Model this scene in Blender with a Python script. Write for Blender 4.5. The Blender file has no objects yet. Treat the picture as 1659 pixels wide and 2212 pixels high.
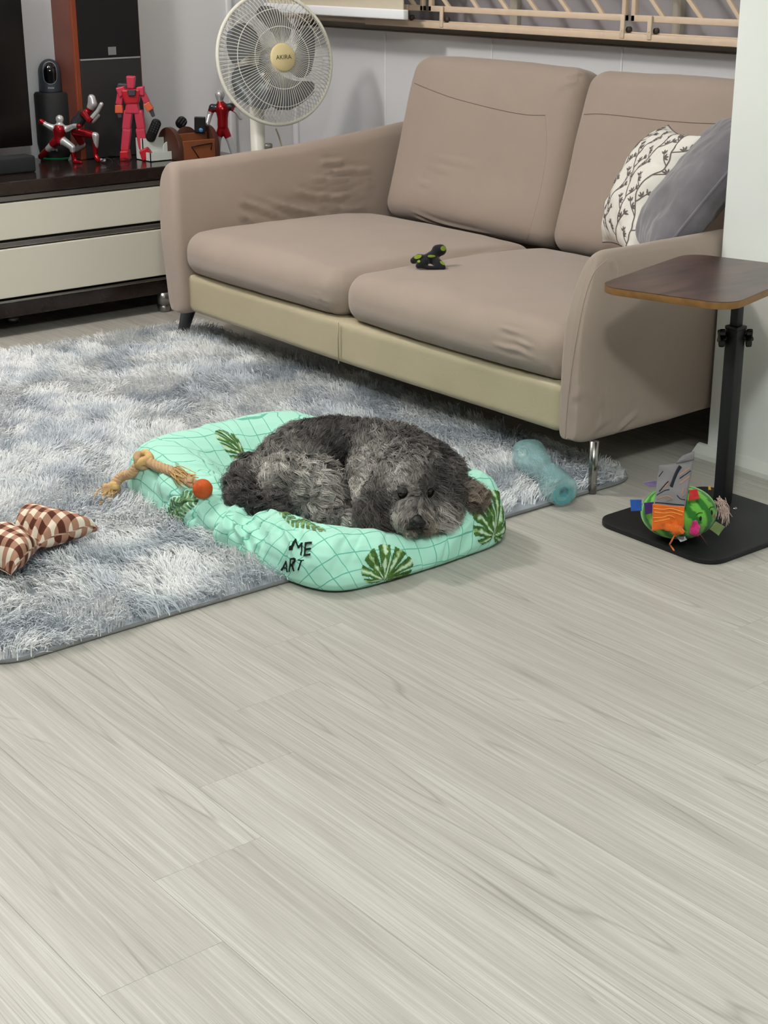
import bpy, bmesh, math, random
import numpy as np
from mathutils import Vector, Matrix
from mathutils.bvhtree import BVHTree

random.seed(7)
RNG = np.random.default_rng(11)
scene = bpy.context.scene
COL = scene.collection

# ---------------------------------------------------------------- camera
IMG_W, IMG_H = 1659, 2212
FPX = 3330.0
CAM_Z = 1.25
PITCH, ROLL, YAW = math.radians(20.357), math.radians(-0.170), math.radians(51.536)
_cy, _sy, _cp, _sp = math.cos(YAW), math.sin(YAW), math.cos(PITCH), math.sin(PITCH)
FWD = np.array([-_sy * _cp, _cy * _cp, -_sp])
_r0 = np.array([_cy, _sy, 0.0])
_u0 = np.cross(_r0, FWD)
RIGHT = math.cos(ROLL) * _r0 + math.sin(ROLL) * _u0
UP = -math.sin(ROLL) * _r0 + math.cos(ROLL) * _u0
HFWD = np.array([-_sy, _cy, 0.0])
HRIGHT = _r0
CAM = np.array([0.0, 0.0, CAM_Z])

cam_data = bpy.data.cameras.new('camera')
cam_data.sensor_fit = 'VERTICAL'
cam_data.sensor_height = 24.0
cam_data.lens = FPX / IMG_H * 24.0
cam_data.clip_start = 0.05
cam_obj = bpy.data.objects.new('camera', cam_data)
COL.objects.link(cam_obj)
cam_obj.matrix_world = Matrix(((RIGHT[0], UP[0], -FWD[0], CAM[0]),
                               (RIGHT[1], UP[1], -FWD[1], CAM[1]),
                               (RIGHT[2], UP[2], -FWD[2], CAM[2]),
                               (0, 0, 0, 1)))
scene.camera = cam_obj

# ---------------------------------------------------------------- world, lights, exposure
world = bpy.data.worlds.new('world')
scene.world = world
world.use_nodes = True
_bg = world.node_tree.nodes['Background']
_bg.inputs['Color'].default_value = (0.93, 0.97, 1.0, 1)
_bg.inputs['Strength'].default_value = 0.07
scene.view_settings.view_transform = 'Standard'
scene.view_settings.look = 'None'
scene.view_settings.exposure = -0.10
scene.view_settings.gamma = 1.0
scene.view_settings.use_curve_mapping = False


def lamp_light(name, loc, radius, power, color):
    l = bpy.data.lights.new(name, 'POINT')
    l.shadow_soft_size = radius
    l.energy = power
    l.color = color
    o = bpy.data.objects.new(name, l)
    o.location = loc
    COL.objects.link(o)
    return o


# ceiling lamp over the rug and ceiling lamp of the area where the photographer stands
lamp_light('ceiling_lamp_light', (-4.05, 1.30, 2.42), 0.12, 92, (1.0, 0.955, 0.91))
lamp_light('ceiling_lamp_light', (-0.45, 0.40, 2.38), 0.12, 130, (0.95, 1.0, 0.96))


# ---------------------------------------------------------------- pixel -> point helpers
def ray(x, y):
    return FWD + RIGHT * ((x - 829.5) / FPX) - UP * ((y - 1106.0) / FPX)


def at_z(x, y, z):
    d = ray(x, y)
    return CAM + d * ((z - CAM_Z) / d[2])


def at_y(x, y, Y):
    d = ray(x, y)
    return CAM + d * (Y / d[1])


def at_x(x, y, X):
    d = ray(x, y)
    return CAM + d * (X / d[0])


def at_r(x, y, r):
    """point at horizontal distance r from the camera along its view direction"""
    d = ray(x, y)
    return CAM + d * (r / d.dot(HFWD))


# ---------------------------------------------------------------- colour and material helpers
def lin(c):
    c = np.array(c, float) / 255.0
    return np.where(c <= 0.04045, c / 12.92, ((c + 0.055) / 1.055) ** 2.4)


def rgb(*c):
    v = lin(c)
    return (float(v[0]), float(v[1]), float(v[2]), 1.0)


MATS = {}


def mat(name, color=(0.5, 0.5, 0.5, 1), rough=0.6, metal=0.0, spec=0.5, var=0.0, vscale=20.0,
        bump=0.0, bscale=200.0, sheen=0.0, coat=0.0, attr=None, trans=0.0, ior=1.45, emit=None,
        estr=1.0, alpha=1.0, weave=0.0):
    if name in MATS:
        return MATS[name]
    m = bpy.data.materials.new(name)
    m.use_nodes = True
    nt = m.node_tree
    N, L = nt.nodes, nt.links
    b = N['Principled BSDF']
    b.inputs['Base Color'].default_value = color
    b.inputs['Roughness'].default_value = rough
    b.inputs['Metallic'].default_value = metal
    b.inputs['Specular IOR Level'].default_value = spec
    b.inputs['IOR'].default_value = ior
    b.inputs['Transmission Weight'].default_value = trans
    b.inputs['Sheen Weight'].default_value = sheen
    b.inputs['Coat Weight'].default_value = coat
    b.inputs['Alpha'].default_value = alpha
    if emit:
        b.inputs['Emission Color'].default_value = emit
        b.inputs['Emission Strength'].default_value = estr
    tc = N.new('ShaderNodeTexCoord')
    src = None
    if attr:
        a = N.new('ShaderNodeAttribute')
        a.attribute_name = attr
        src = a.outputs['Color']
        L.new(src, b.inputs['Base Color'])
    if var > 0:
        n = N.new('ShaderNodeTexNoise')
        n.inputs['Scale'].default_value = vscale
        n.inputs['Detail'].default_value = 4
        L.new(tc.outputs['Object'], n.inputs['Vector'])
        mr = N.new('ShaderNodeMapRange')
        mr.inputs['From Min'].default_value = 0.3
        mr.inputs['From Max'].default_value = 0.7
        mr.inputs['To Min'].default_value = 1 - var
        mr.inputs['To Max'].default_value = 1 + var
        L.new(n.outputs['Fac'], mr.inputs['Value'])
        mx = N.new('ShaderNodeMix')
        mx.data_type = 'RGBA'
        mx.blend_type = 'MULTIPLY'
        mx.inputs[0].default_value = 1.0
        if src:
            L.new(src, mx.inputs[6])
        else:
            mx.inputs[6].default_value = color
        L.new(mr.outputs['Result'], mx.inputs[7])
        L.new(mx.outputs[2], b.inputs['Base Color'])
    if bump > 0:
        n2 = N.new('ShaderNodeTexNoise')
        n2.inputs['Scale'].default_value = bscale
        n2.inputs['Detail'].default_value = 3
        L.new(tc.outputs['Object'], n2.inputs['Vector'])
        bp = N.new('ShaderNodeBump')
        bp.inputs['Strength'].default_value = bump
        bp.inputs['Distance'].default_value = 0.002
        L.new(n2.outputs['Fac'], bp.inputs['Height'])
        L.new(bp.outputs['Normal'], b.inputs['Normal'])
    MATS[name] = m
    return m


# ---------------------------------------------------------------- object helpers
def props(o, label=None, cat=None, group=None, kind=None):
    if label:
        o['label'] = label
    if cat:
        o['category'] = cat
    if group:
        o['group'] = group
    if kind:
        o['kind'] = kind
    return o


def thing(name, label, cat, loc=(0, 0, 0), group=None, kind=None):
    o = bpy.data.objects.new(name, None)
    o.empty_display_size = 0.05
    o.location = tuple(float(v) for v in loc)
    COL.objects.link(o)
    return props(o, label, cat, group, kind)


def root_loc(o):
    v = np.zeros(3)
    while o is not None:
        v += np.array(o.location)
        o = o.parent
    return v


def make_mesh(name, verts, faces, smooth=True, col=None, uv=None):
    """faces: list of index lists, or an int array (n,3)/(n,4)"""
    verts = np.asarray(verts, np.float32)
    me = bpy.data.meshes.new(name)
    if isinstance(faces, np.ndarray):
        k = faces.shape[1]
        nf = len(faces)
        me.vertices.add(len(verts))
        me.vertices.foreach_set('co', verts.ravel())
        me.loops.add(nf * k)
        me.loops.foreach_set('vertex_index', faces.astype(np.int32).ravel())
        me.polygons.add(nf)
        me.polygons.foreach_set('loop_start', np.arange(0, nf * k, k, dtype=np.int32))
        me.update(calc_edges=True)
    else:
        me.from_pydata([tuple(map(float, v)) for v in verts], [], [list(map(int, f)) for f in faces])
        me.update()
    if smooth:
        me.polygons.foreach_set('use_smooth', np.ones(len(me.polygons), dtype=bool))
    if col is not None:
        c = np.asarray(col, np.float32)
        if c.shape[1] == 3:
            c = np.concatenate([c, np.ones((len(c), 1), np.float32)], 1)
        a = me.color_attributes.new('Col', 'FLOAT_COLOR', 'POINT')
        a.data.foreach_set('color', c.ravel())
    if uv is not None:
        uvl = me.uv_layers.new(name='UVMap')
        li = np.zeros(len(me.loops), np.int32)
        me.loops.foreach_get('vertex_index', li)
        uvl.data.foreach_set('uv', np.asarray(uv, np.float32)[li].ravel())
    return me


def part(name, geo, material, parent=None, smooth=True, col=None, uv=None, label=None, sharp=None):
    """geo = (verts, faces) in WORLD coordinates; made a child of parent"""
    v = np.asarray(geo[0], float)
    if parent is not None:
        v = v - root_loc(parent)
    me = make_mesh(name, v, geo[1], smooth, col, uv)
    if material:
        me.materials.append(material)
    if sharp is not None and smooth:
        try:
            me.set_sharp_from_angle(angle=math.radians(sharp))
        except Exception:
            pass
    o = bpy.data.objects.new(name, me)
    COL.objects.link(o)
    if parent is not None:
        o.parent = parent
    if label:
        o['label'] = label
    return o


def solo(name, geo, material, label, cat, group=None, kind=None, smooth=True, sharp=None, **kw):
    """a thing that is one mesh; origin at its base centre"""
    v = np.asarray(geo[0], float)
    lo, hi = v.min(0), v.max(0)
    base = np.array([(lo[0] + hi[0]) / 2, (lo[1] + hi[1]) / 2, lo[2]])
    o = part(name, (v - base, geo[1]), material, None, smooth, sharp=sharp, **kw)
    o.location = tuple(base)
    return props(o, label, cat, group, kind)


# ---------------------------------------------------------------- geometry helpers: all return (verts, faces)
def join(*geos):
    V, Fs, n = [], [], 0
    for v, f in geos:
        v = np.asarray(v, float)
        V.append(v)
        for q in f:
            Fs.append([int(i) + n for i in q])
        n += len(v)
    return np.concatenate(V), Fs


def xf(geo, M=None, t=None, s=None):
    v = np.asarray(geo[0], float).copy()
    if s is not None:
        v = v * np.array(s, float)
    if M is not None:
        v = v @ np.asarray(M, float).T
    if t is not None:
        v = v + np.array(t, float)
    return v, geo[1]


def rot(axis, deg):
    return np.array(Matrix.Rotation(math.radians(deg), 3, axis))


def frame(zdir, xhint=(1, 0, 0)):
    z = np.array(zdir, float)
    z /= np.linalg.norm(z)
    x = np.array(xhint, float)
    x = x - z * x.dot(z)
    if np.linalg.norm(x) < 1e-6:
        x = np.array([0, 1, 0]) - z * z[1]
    x /= np.linalg.norm(x)
    return np.stack([x, np.cross(z, x), z], 1)


def bm_geo(bm):
    bm.verts.ensure_lookup_table()
    v = np.array([x.co[:] for x in bm.verts])
    f = [[x.index for x in q.verts] for q in bm.faces]
    bm.free()
    return v, f


def box(lo, hi, bev=0.0, seg=2):
    lo, hi = np.array(lo, float), np.array(hi, float)
    bm = bmesh.new()
    bmesh.ops.create_cube(bm, size=1.0)
    c, s = (lo + hi) / 2, hi - lo
    for v in bm.verts:
        v.co = Vector(np.array(v.co) * s + c)
    if bev > 0:
        bmesh.ops.bevel(bm, geom=bm.edges[:], offset=bev, segments=seg, profile=0.5, affect='EDGES')
    return bm_geo(bm)


def cbox(c, s, bev=0.0, seg=2):
    c, s = np.array(c, float), np.array(s, float)
    return box(c - s / 2, c + s / 2, bev, seg)


def grid_faces(nu, nv, cu=False, cv=False):
    """vertex (i,j) index i*nv+j"""
    F = []
    for i in range(nu if cu else nu - 1):
        for j in range(nv if cv else nv - 1):
            a, b = i, (i + 1) % nu
            c, d = j, (j + 1) % nv
            F.append([a * nv + c, b * nv + c, b * nv + d, a * nv + d])
    return F


def lathe(profile, n=32, caps=True):
    """profile [(r,z)...] about z"""
    P = np.array(profile, float)
    t = np.linspace(0, 2 * math.pi, n, endpoint=False)
    V = np.stack([P[None, :, 0] * np.cos(t)[:, None], P[None, :, 0] * np.sin(t)[:, None],
                  np.repeat(P[None, :, 1], n, 0)], -1).reshape(-1, 3)
    F = grid_faces(n, len(P), cu=True)
    if caps:
        if P[0, 0] > 1e-6:
            F.append([i * len(P) for i in range(n)][::-1])
        if P[-1, 0] > 1e-6:
            F.append([i * len(P) + len(P) - 1 for i in range(n)])
    return V, F


def tube(path, rad, n=8, closed=False, caps=True, flat=1.0, up=(0, 0, 1)):
    P = np.array(path, float)
    m = len(P)
    rad = np.ones(m) * rad if np.isscalar(rad) else np.array(rad, float)
    if closed:
        T = np.roll(P, -1, 0) - np.roll(P, 1, 0)
    else:
        T = np.gradient(P, axis=0)
    T /= np.linalg.norm(T, axis=1)[:, None] + 1e-12
    nrm = np.cross(T[0], np.array(up, float))
    if np.linalg.norm(nrm) < 1e-3:
        nrm = np.cross(T[0], np.array([1.0, 0, 0]))
    nrm /= np.linalg.norm(nrm)
    V = []
    a = np.linspace(0, 2 * math.pi, n, endpoint=False)
    for i in range(m):
        nrm = nrm - T[i] * nrm.dot(T[i])
        nrm /= np.linalg.norm(nrm) + 1e-12
        bn = np.cross(T[i], nrm)
        V.append(P[i] + rad[i] * (np.cos(a)[:, None] * nrm + flat * np.sin(a)[:, None] * bn))
    V = np.concatenate(V)
    F = grid_faces(m, n, cu=closed, cv=True)
    if caps and not closed:
        F.append(list(range(n)))
        F.append(list(range((m - 1) * n, m * n))[::-1])
    return V, F


def cyl(p0, p1, r0, r1=None, n=20):
    return tube([p0, p1], [r0, r0 if r1 is None else r1], n)


def sphere(c, r, n=16, s=(1, 1, 1)):
    t = np.linspace(0, math.pi, n // 2 + 1)
    g = lathe([(max(math.sin(a), 0.0), -math.cos(a)) for a in t], n, caps=False)
    return xf(g, s=np.array(s, float) * r, t=c)


def smooth_path(pts, n=60, closed=False):
    """Catmull-Rom through points"""
    P = np.array(pts, float)
    m = len(P)
    out = []
    segs = m if closed else m - 1
    k = max(2, n // segs)
    for i in range(segs):
        g = (lambda j: P[j % m]) if closed else (lambda j: P[min(max(j, 0), m - 1)])
        p0, p1, p2, p3 = g(i - 1), g(i), g(i + 1), g(i + 2)
        for t in np.linspace(0, 1, k, endpoint=False):
            out.append(0.5 * (2 * p1 + (p2 - p0) * t + (2 * p0 - 5 * p1 + 4 * p2 - p3) * t * t
                              + (3 * p1 - p0 - 3 * p2 + p3) * t ** 3))
    if not closed:
        out.append(P[-1])
    return np.array(out)


def prism(poly, z0, z1, bev=0.0, seg=2):
    """extrude 2D polygon (xy) from z0 to z1, bevelled"""
    bm = bmesh.new()
    vs = [bm.verts.new((p[0], p[1], z0)) for p in poly]
    f = bm.faces.new(vs)
    r = bmesh.ops.extrude_face_region(bm, geom=[f])
    for e in r['geom']:
        if isinstance(e, bmesh.types.BMVert):
            e.co.z = z1
    bmesh.ops.recalc_face_normals(bm, faces=bm.faces[:])
    if bev > 0:
        es = [e for e in bm.edges if abs(e.verts[0].co.z - e.verts[1].co.z) < 1e-6]
        bmesh.ops.bevel(bm, geom=es, offset=bev, segments=seg, profile=0.5, affect='EDGES')
    return bm_geo(bm)


def round_rect(x0, x1, y0, y1, r, n=8):
    pts = []
    for cx, cy, a0 in ((x1 - r, y1 - r, 0), (x0 + r, y1 - r, 90), (x0 + r, y0 + r, 180), (x1 - r, y0 + r, 270)):
        for k in range(n + 1):
            a = math.radians(a0 + 90 * k / n)
            pts.append((cx + r * math.cos(a), cy + r * math.sin(a)))
    return pts


def dense_box(h, r, n):
    """rounded box, half sizes h, radius r, n cells per face side"""
    h = np.array(h, float)
    g = np.linspace(-1, 1, n + 1)
    # denser towards the edges
    g = np.sign(g) * (1 - (1 - np.abs(g)) ** 1.35)
    V, F = [], []
    for ax in range(3):
        for sgn in (-1, 1):
            A, B = np.meshgrid(g, g, indexing='ij')
            q = np.zeros((n + 1, n + 1, 3))
            q[..., ax] = sgn
            q[..., (ax + 1) % 3] = A
            q[..., (ax + 2) % 3] = B
            off = sum(len(v) for v in V)
            V.append(q.reshape(-1, 3))
            for f in grid_faces(n + 1, n + 1):
                f = f if sgn > 0 else f[::-1]
                F.append([i + off for i in f])
    V = np.concatenate(V)
    key = np.round(V * 1e5).astype(np.int64)
    _, idx, inv = np.unique(key, axis=0, return_index=True, return_inverse=True)
    inv = inv.ravel()
    V = V[idx]
    F = inv[np.array(F)]
    q = V * h
    r = min(r, h.min() * 0.999)
    inner = np.clip(q, -(h - r), h - r)
    d = q - inner
    ln = np.linalg.norm(d, axis=1)[:, None]
    P = np.where(ln > 1e-9, inner + d / (ln + 1e-12) * r, q)
    return P, F


_PERM = np.random.default_rng(5).random(4096)


def vnoise(p, seed=0):
    p = np.asarray(p, float)
    i = np.floor(p).astype(np.int64)
    f = p - i
    f = f * f * (3 - 2 * f)
    out = np.zeros(len(p))
    for dx in (0, 1):
        for dy in (0, 1):
            for dz in (0, 1):
                h = ((i[:, 0] + dx) * 73856093 ^ (i[:, 1] + dy) * 19349663 ^ (i[:, 2] + dz) * 83492791 ^ (seed * 2654435)) & 4095
                w = (f[:, 0] if dx else 1 - f[:, 0]) * (f[:, 1] if dy else 1 - f[:, 1]) * (f[:, 2] if dz else 1 - f[:, 2])
                out += w * _PERM[h]
    return out


def fbm(p, seed=0, octv=3):
    a, s, o = 0.5, 1.0, 0.0
    tot = 0
    for k in range(octv):
        o = o + a * vnoise(np.asarray(p) * s + 17.3 * k, seed + k)
        tot += a
        a *= 0.5
        s *= 2.03
    return o / tot


def seg_dist(P, poly):
    """distance of points P to polyline, and parameter 0..1 along it"""
    best = np.full(len(P), 1e9)
    par = np.zeros(len(P))
    m = len(poly) - 1
    for k in range(m):
        a, b = np.asarray(poly[k], float), np.asarray(poly[k + 1], float)
        ab = b - a
        t = np.clip(((P - a) @ ab) / (ab @ ab + 1e-12), 0, 1)
        d = np.linalg.norm(P - (a + t[:, None] * ab), axis=1)
        u = d < best
        best[u] = d[u]
        par[u] = (k + t[u]) / m
    return best, par


def vert_normals(V, F):
    V = np.asarray(V, float)
    F = np.asarray(F)
    n = np.cross(V[F[:, 1]] - V[F[:, 0]], V[F[:, 2]] - V[F[:, 0]])
    if F.shape[1] == 4:
        n = n + np.cross(V[F[:, 2]] - V[F[:, 0]], V[F[:, 3]] - V[F[:, 0]])
    N = np.zeros_like(V)
    for k in range(F.shape[1]):
        np.add.at(N, F[:, k], n)
    return N / (np.linalg.norm(N, axis=1)[:, None] + 1e-12)


def bvh_of(geo):
    return BVHTree.FromPolygons([Vector(v) for v in geo[0]], [list(map(int, f)) for f in geo[1]])


def trace(pts, bvh, off=0.001, n=40):
    """photo polyline -> points on a surface (first hit), lifted by off along the normal"""
    P2 = smooth_path([(a, b, 0) for a, b in pts], n)
    out = []
    for x, y, _ in P2:
        d = Vector(ray(x, y)).normalized()
        h = bvh.ray_cast(Vector(CAM), d)
        if h[0] is not None:
            nn = h[1] if h[1].dot(d) < 0 else -h[1]
            out.append(np.array(h[0]) + np.array(nn) * off)
    return np.array(out)


def wrinkle(V, N, lines, amp, width):
    """raise soft ridges along 3D polylines"""
    D = np.zeros(len(V))
    for ln in lines:
        if len(ln) < 2:
            continue
        d, t = seg_dist(V, ln)
        D += amp * np.exp(-(d / width) ** 2) * np.sin(np.clip(t, 0, 1) * math.pi) ** 0.5
        D -= 0.45 * amp * np.exp(-((d - 2 * width) / (1.2 * width)) ** 2) * np.sin(np.clip(t, 0, 1) * math.pi)
    return V + N * D[:, None]


def blob_mesh(balls, voxel, smooth_it=6):
    """one continuous surface around a set of (centre, radius[, scale, R])"""
    V, Fs, n = [], [], 0
    bm = bmesh.new()
    bmesh.ops.create_icosphere(bm, subdivisions=2, radius=1.0)
    sv, sf = bm_geo(bm)
    for b in balls:
        c, r = np.array(b[0], float), b[1]
        v = sv * r
        if len(b) > 2 and b[2] is not None:
            v = v * np.array(b[2])
        if len(b) > 3 and b[3] is not None:
            v = v @ np.asarray(b[3]).T
        V.append(v + c)
        Fs += [[i + n for i in f] for f in sf]
        n += len(sv)
    me = bpy.data.meshes.new('tmp')
    me.from_pydata([tuple(x) for x in np.concatenate(V)], [], Fs)
    o = bpy.data.objects.new('tmp', me)
    COL.objects.link(o)
    md = o.modifiers.new('r', 'REMESH')
    md.mode = 'VOXEL'
    md.voxel_size = voxel
    sm = o.modifiers.new('s', 'SMOOTH')
    sm.iterations = smooth_it
    sm.factor = 0.5
    dg = bpy.context.evaluated_depsgraph_get()
    ev = o.evaluated_get(dg)
    m2 = ev.to_mesh()
    vv = np.zeros(len(m2.vertices) * 3, np.float32)
    m2.vertices.foreach_get('co', vv)
    ff = [list(p.vertices) for p in m2.polygons]
    ev.to_mesh_clear()
    bpy.data.objects.remove(o)
    bpy.data.meshes.remove(me)
    return vv.reshape(-1, 3).astype(float), ff


def chain(pts, step=0.35):
    """pts [(xyz, r)...] -> dense balls along it"""
    out = []
    for (a, ra), (b, rb) in zip(pts[:-1], pts[1:]):
        a, b = np.array(a, float), np.array(b, float)
        d = np.linalg.norm(b - a)
        k = max(1, int(math.ceil(d / (step * min(ra, rb)))))
        for i in range(k):
            t = i / k
            out.append((a + (b - a) * t, ra + (rb - ra) * t))
    out.append((np.array(pts[-1][0], float), pts[-1][1]))
    return out


def text_geo(s, size, extrude=0.0, font_shear=0.0, bold=0.0):
    cu = bpy.data.curves.new('txt', 'FONT')
    cu.body = s
    cu.size = size
    cu.extrude = extrude
    cu.shear = font_shear
    cu.offset = bold
    cu.align_x = 'CENTER'
    cu.align_y = 'CENTER'
    o = bpy.data.objects.new('txt', cu)
    COL.objects.link(o)
    dg = bpy.context.evaluated_depsgraph_get()
    ev = o.evaluated_get(dg)
    m2 = ev.to_mesh()
    v = np.array([x.co[:] for x in m2.vertices])
    f = [list(p.vertices) for p in m2.polygons]
    ev.to_mesh_clear()
    bpy.data.objects.remove(o)
    bpy.data.curves.remove(cu)
    return v, f


def strand_mesh(roots, mids, widths, wdirs, cols):
    """ribbons: roots unused; mids (n,k,3) centre line, widths (n,k), wdirs (n,k,3), cols (n,3 or n,k,3)"""
    n, k, _ = mids.shape
    a = mids - wdirs * widths[..., None] * 0.5
    b = mids + wdirs * widths[..., None] * 0.5
    V = np.stack([a, b], 2).reshape(-1, 3)
    base = (np.arange(n) * 2 * k)[:, None]
    j = np.arange(k - 1)[None, :] * 2
    q = np.stack([base + j, base + j + 1, base + j + 3, base + j + 2], -1).reshape(-1, 4)
    if cols.ndim == 2:
        cols = np.repeat(cols[:, None, :], k, 1)
    C = np.repeat(cols[:, :, None, :], 2, 2).reshape(-1, 3)
    return V, q, C

# ================================================================= ROOM
WALL_Y = 3.70
LEFT_X = -5.23


def wood_floor_mat():
    m = bpy.data.materials.new('pale_wood_vinyl')
    m.use_nodes = True
    nt = m.node_tree
    N, L = nt.nodes, nt.links
    b = N['Principled BSDF']
    tc = N.new('ShaderNodeTexCoord')
    oi = N.new('ShaderNodeObjectInfo')
    mul = N.new('ShaderNodeMath'); mul.operation = 'MULTIPLY'; mul.inputs[1].default_value = 37.0
    L.new(oi.outputs['Random'], mul.inputs[0])
    cmb = N.new('ShaderNodeCombineXYZ')
    L.new(mul.outputs[0], cmb.inputs['X']); L.new(mul.outputs[0], cmb.inputs['Y']); L.new(mul.outputs[0], cmb.inputs['Z'])
    add = N.new('ShaderNodeVectorMath'); add.operation = 'ADD'
    L.new(tc.outputs['Object'], add.inputs[0]); L.new(cmb.outputs[0], add.inputs[1])

    def noise(sx, sy, detail=3, rough=0.5, dist=0.0):
        mp = N.new('ShaderNodeMapping')
        mp.inputs['Scale'].default_value = (sx, sy, 1)
        L.new(add.outputs[0], mp.inputs['Vector'])
        n = N.new('ShaderNodeTexNoise')
        n.inputs['Scale'].default_value = 1.0
        n.inputs['Detail'].default_value = detail
        n.inputs['Roughness'].default_value = rough
        n.inputs['Distortion'].default_value = dist
        L.new(mp.outputs[0], n.inputs['Vector'])
        return n.outputs['Fac']

    def mr(src, a, bb, c, d):
        k = N.new('ShaderNodeMapRange')
        k.inputs['From Min'].default_value = a; k.inputs['From Max'].default_value = bb
        k.inputs['To Min'].default_value = c; k.inputs['To Max'].default_value = d
        L.new(src, k.inputs['Value'])
        return k.outputs['Result']

    def math_(op, a, c):
        k = N.new('ShaderNodeMath'); k.operation = op
        for i, s in enumerate((a, c)):
            if isinstance(s, (int, float)):
                k.inputs[i].default_value = s
            else:
                L.new(s, k.inputs[i])
        return k.outputs[0]

    fine = noise(6.0, 420.0, 3, 0.6)
    mid = noise(2.0, 90.0, 3, 0.6)
    broad = noise(0.9, 14.0, 2, 0.5)
    # cathedral figure: contour lines of a stretched noise, shown in patches
    ring = noise(0.55, 10.0, 1, 0.3, 0.15)
    fr = math_('FRACT', math_('MULTIPLY', ring, 17.0), 0.0)
    line = math_('ABSOLUTE', math_('SUBTRACT', fr, 0.5), 0.0)
    line = mr(line, 0.40, 0.5, 0.0, 1.0)
    mask = mr(noise(0.8, 10.0, 1, 0.4), 0.46, 0.58, 0.0, 1.0)
    cath = math_('MULTIPLY', line, mask)
    f = mr(fine, 0.25, 0.75, -0.13, 0.13)
    g = mr(mid, 0.28, 0.72, -0.09, 0.09)
    h = mr(broad, 0.3, 0.7, -0.05, 0.05)
    tot = math_('ADD', math_('ADD', f, g), math_('ADD', h, math_('MULTIPLY', cath, -0.20)))
    tone = mr(oi.outputs['Random'], 0, 1, -0.02, 0.02)
    tot = math_('ADD', math_('ADD', tot, tone), 0.55)
    cr = N.new('ShaderNodeValToRGB')
    cr.color_ramp.elements[0].position = 0.18
    cr.color_ramp.elements[0].color = rgb(136, 131, 124)
    cr.color_ramp.elements[1].position = 0.85
    cr.color_ramp.elements[1].color = rgb(212, 210, 204)
    e = cr.color_ramp.elements.new(0.55)
    e.color = rgb(177, 173, 165)
    L.new(tot, cr.inputs['Fac'])
    L.new(cr.outputs['Color'], b.inputs['Base Color'])
    b.inputs['Roughness'].default_value = 0.42
    b.inputs['Specular IOR Level'].default_value = 0.4
    bp = N.new('ShaderNodeBump')
    bp.inputs['Strength'].default_value = 0.12
    bp.inputs['Distance'].default_value = 0.001
    L.new(fine, bp.inputs['Height'])
    L.new(bp.outputs['Normal'], b.inputs['Normal'])
    return m


M_floor = wood_floor_mat()
M_wall = mat('white_wall_paint', rgb(226, 226, 229), 0.75, var=0.02, vscale=3.0, bump=0.15, bscale=60)
M_pillar = mat('white_pillar_paint', rgb(242, 245, 241), 0.7, var=0.02, vscale=4.0, bump=0.25, bscale=35)
M_ceil = mat('ceiling_white', rgb(236, 236, 234), 0.8)
M_base = mat('white_skirting', rgb(226, 228, 220), 0.5, var=0.03, vscale=9)
M_dark_seam = mat('floor_underlay', rgb(120, 114, 106), 0.8)

floor = solo('floor', box((-5.6, -2.6, -0.10), (2.6, 3.9, -0.0045)), M_dark_seam,
             'pale grey wood vinyl plank floor', 'floor', kind='structure', smooth=False)
PL_L, PL_W = 1.22, 0.185
_pg = box((-PL_L / 2 + 0.00015, -PL_W / 2 + 0.00015, -0.004), (PL_L / 2 - 0.00015, PL_W / 2 - 0.00015, 0.0), 0.0002, 1)
_pm = make_mesh('plank', _pg[0], _pg[1], smooth=False)
_pm.materials.append(M_floor)
_fl = np.array(floor.location)
for i in range(-17, 16):
    yc = 0.905 + PL_W * (i + 0.5)
    xs = -1.668 - 0.97 * (yc - 1.0)
    for k in range(-4, 4):
        xc = xs + (k + 0.5) * PL_L
        if xc + PL_L / 2 < LEFT_X or xc - PL_L / 2 > 1.9 or yc - PL_W / 2 > WALL_Y:
            continue
        o = bpy.data.objects.new('plank', _pm)
        COL.objects.link(o)
        o.parent = floor
        o.location = (xc - _fl[0], yc - _fl[1], -_fl[2])

wall_back = solo('wall_back', join(box((LEFT_X - 0.1, WALL_Y, -0.1), (-2.3, WALL_Y + 0.18, 0.935)),
                                   box((LEFT_X - 0.1, WALL_Y, 2.25), (-2.3, WALL_Y + 0.18, 2.6)),
                                   box((LEFT_X - 0.1, WALL_Y, 0.9), (LEFT_X + 0.05, WALL_Y + 0.18, 2.3))), M_wall,
                 'white back wall below the grilled window', 'wall', kind='structure', smooth=False)
wall_left = solo('wall_left', box((LEFT_X - 0.12, -2.6, -0.1), (LEFT_X, WALL_Y + 0.18, 2.6)), M_wall,
                 'plain off white wall behind the television cabinet', 'wall', kind='structure', smooth=False)
wall_right = solo('wall_right', box((-2.44, 3.0, -0.1), (2.6, 3.9, 2.6), 0.004, 2), M_pillar,
                  'white painted wall corner beside the side table', 'wall', kind='structure', smooth=False)
ceiling = solo('ceiling', box((-5.6, -2.6, 2.6), (2.6, 3.9, 2.7)), M_ceil,
               'plain white ceiling', 'ceiling', kind='structure', smooth=False)
# skirting along the pillar: low strip with sloped top
_sk = []
sec = [(0, 0.0), (-0.028, 0.0), (-0.028, 0.012), (-0.008, 0.03), (0, 0.032)]
V = []
for x in (-2.465, 2.5):
    V += [(x, 3.0 + a, b_) for a, b_ in sec]
n_ = len(sec)
Fk = [[i, (i + 1) % n_, n_ + (i + 1) % n_, n_ + i] for i in range(n_)] + [list(range(n_))[::-1], list(range(n_, 2 * n_))]
solo('baseboard_right', (np.array(V), Fk), M_base, 'low white skirting along the foot of the white wall', 'baseboard',
     kind='structure', smooth=False)

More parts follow.
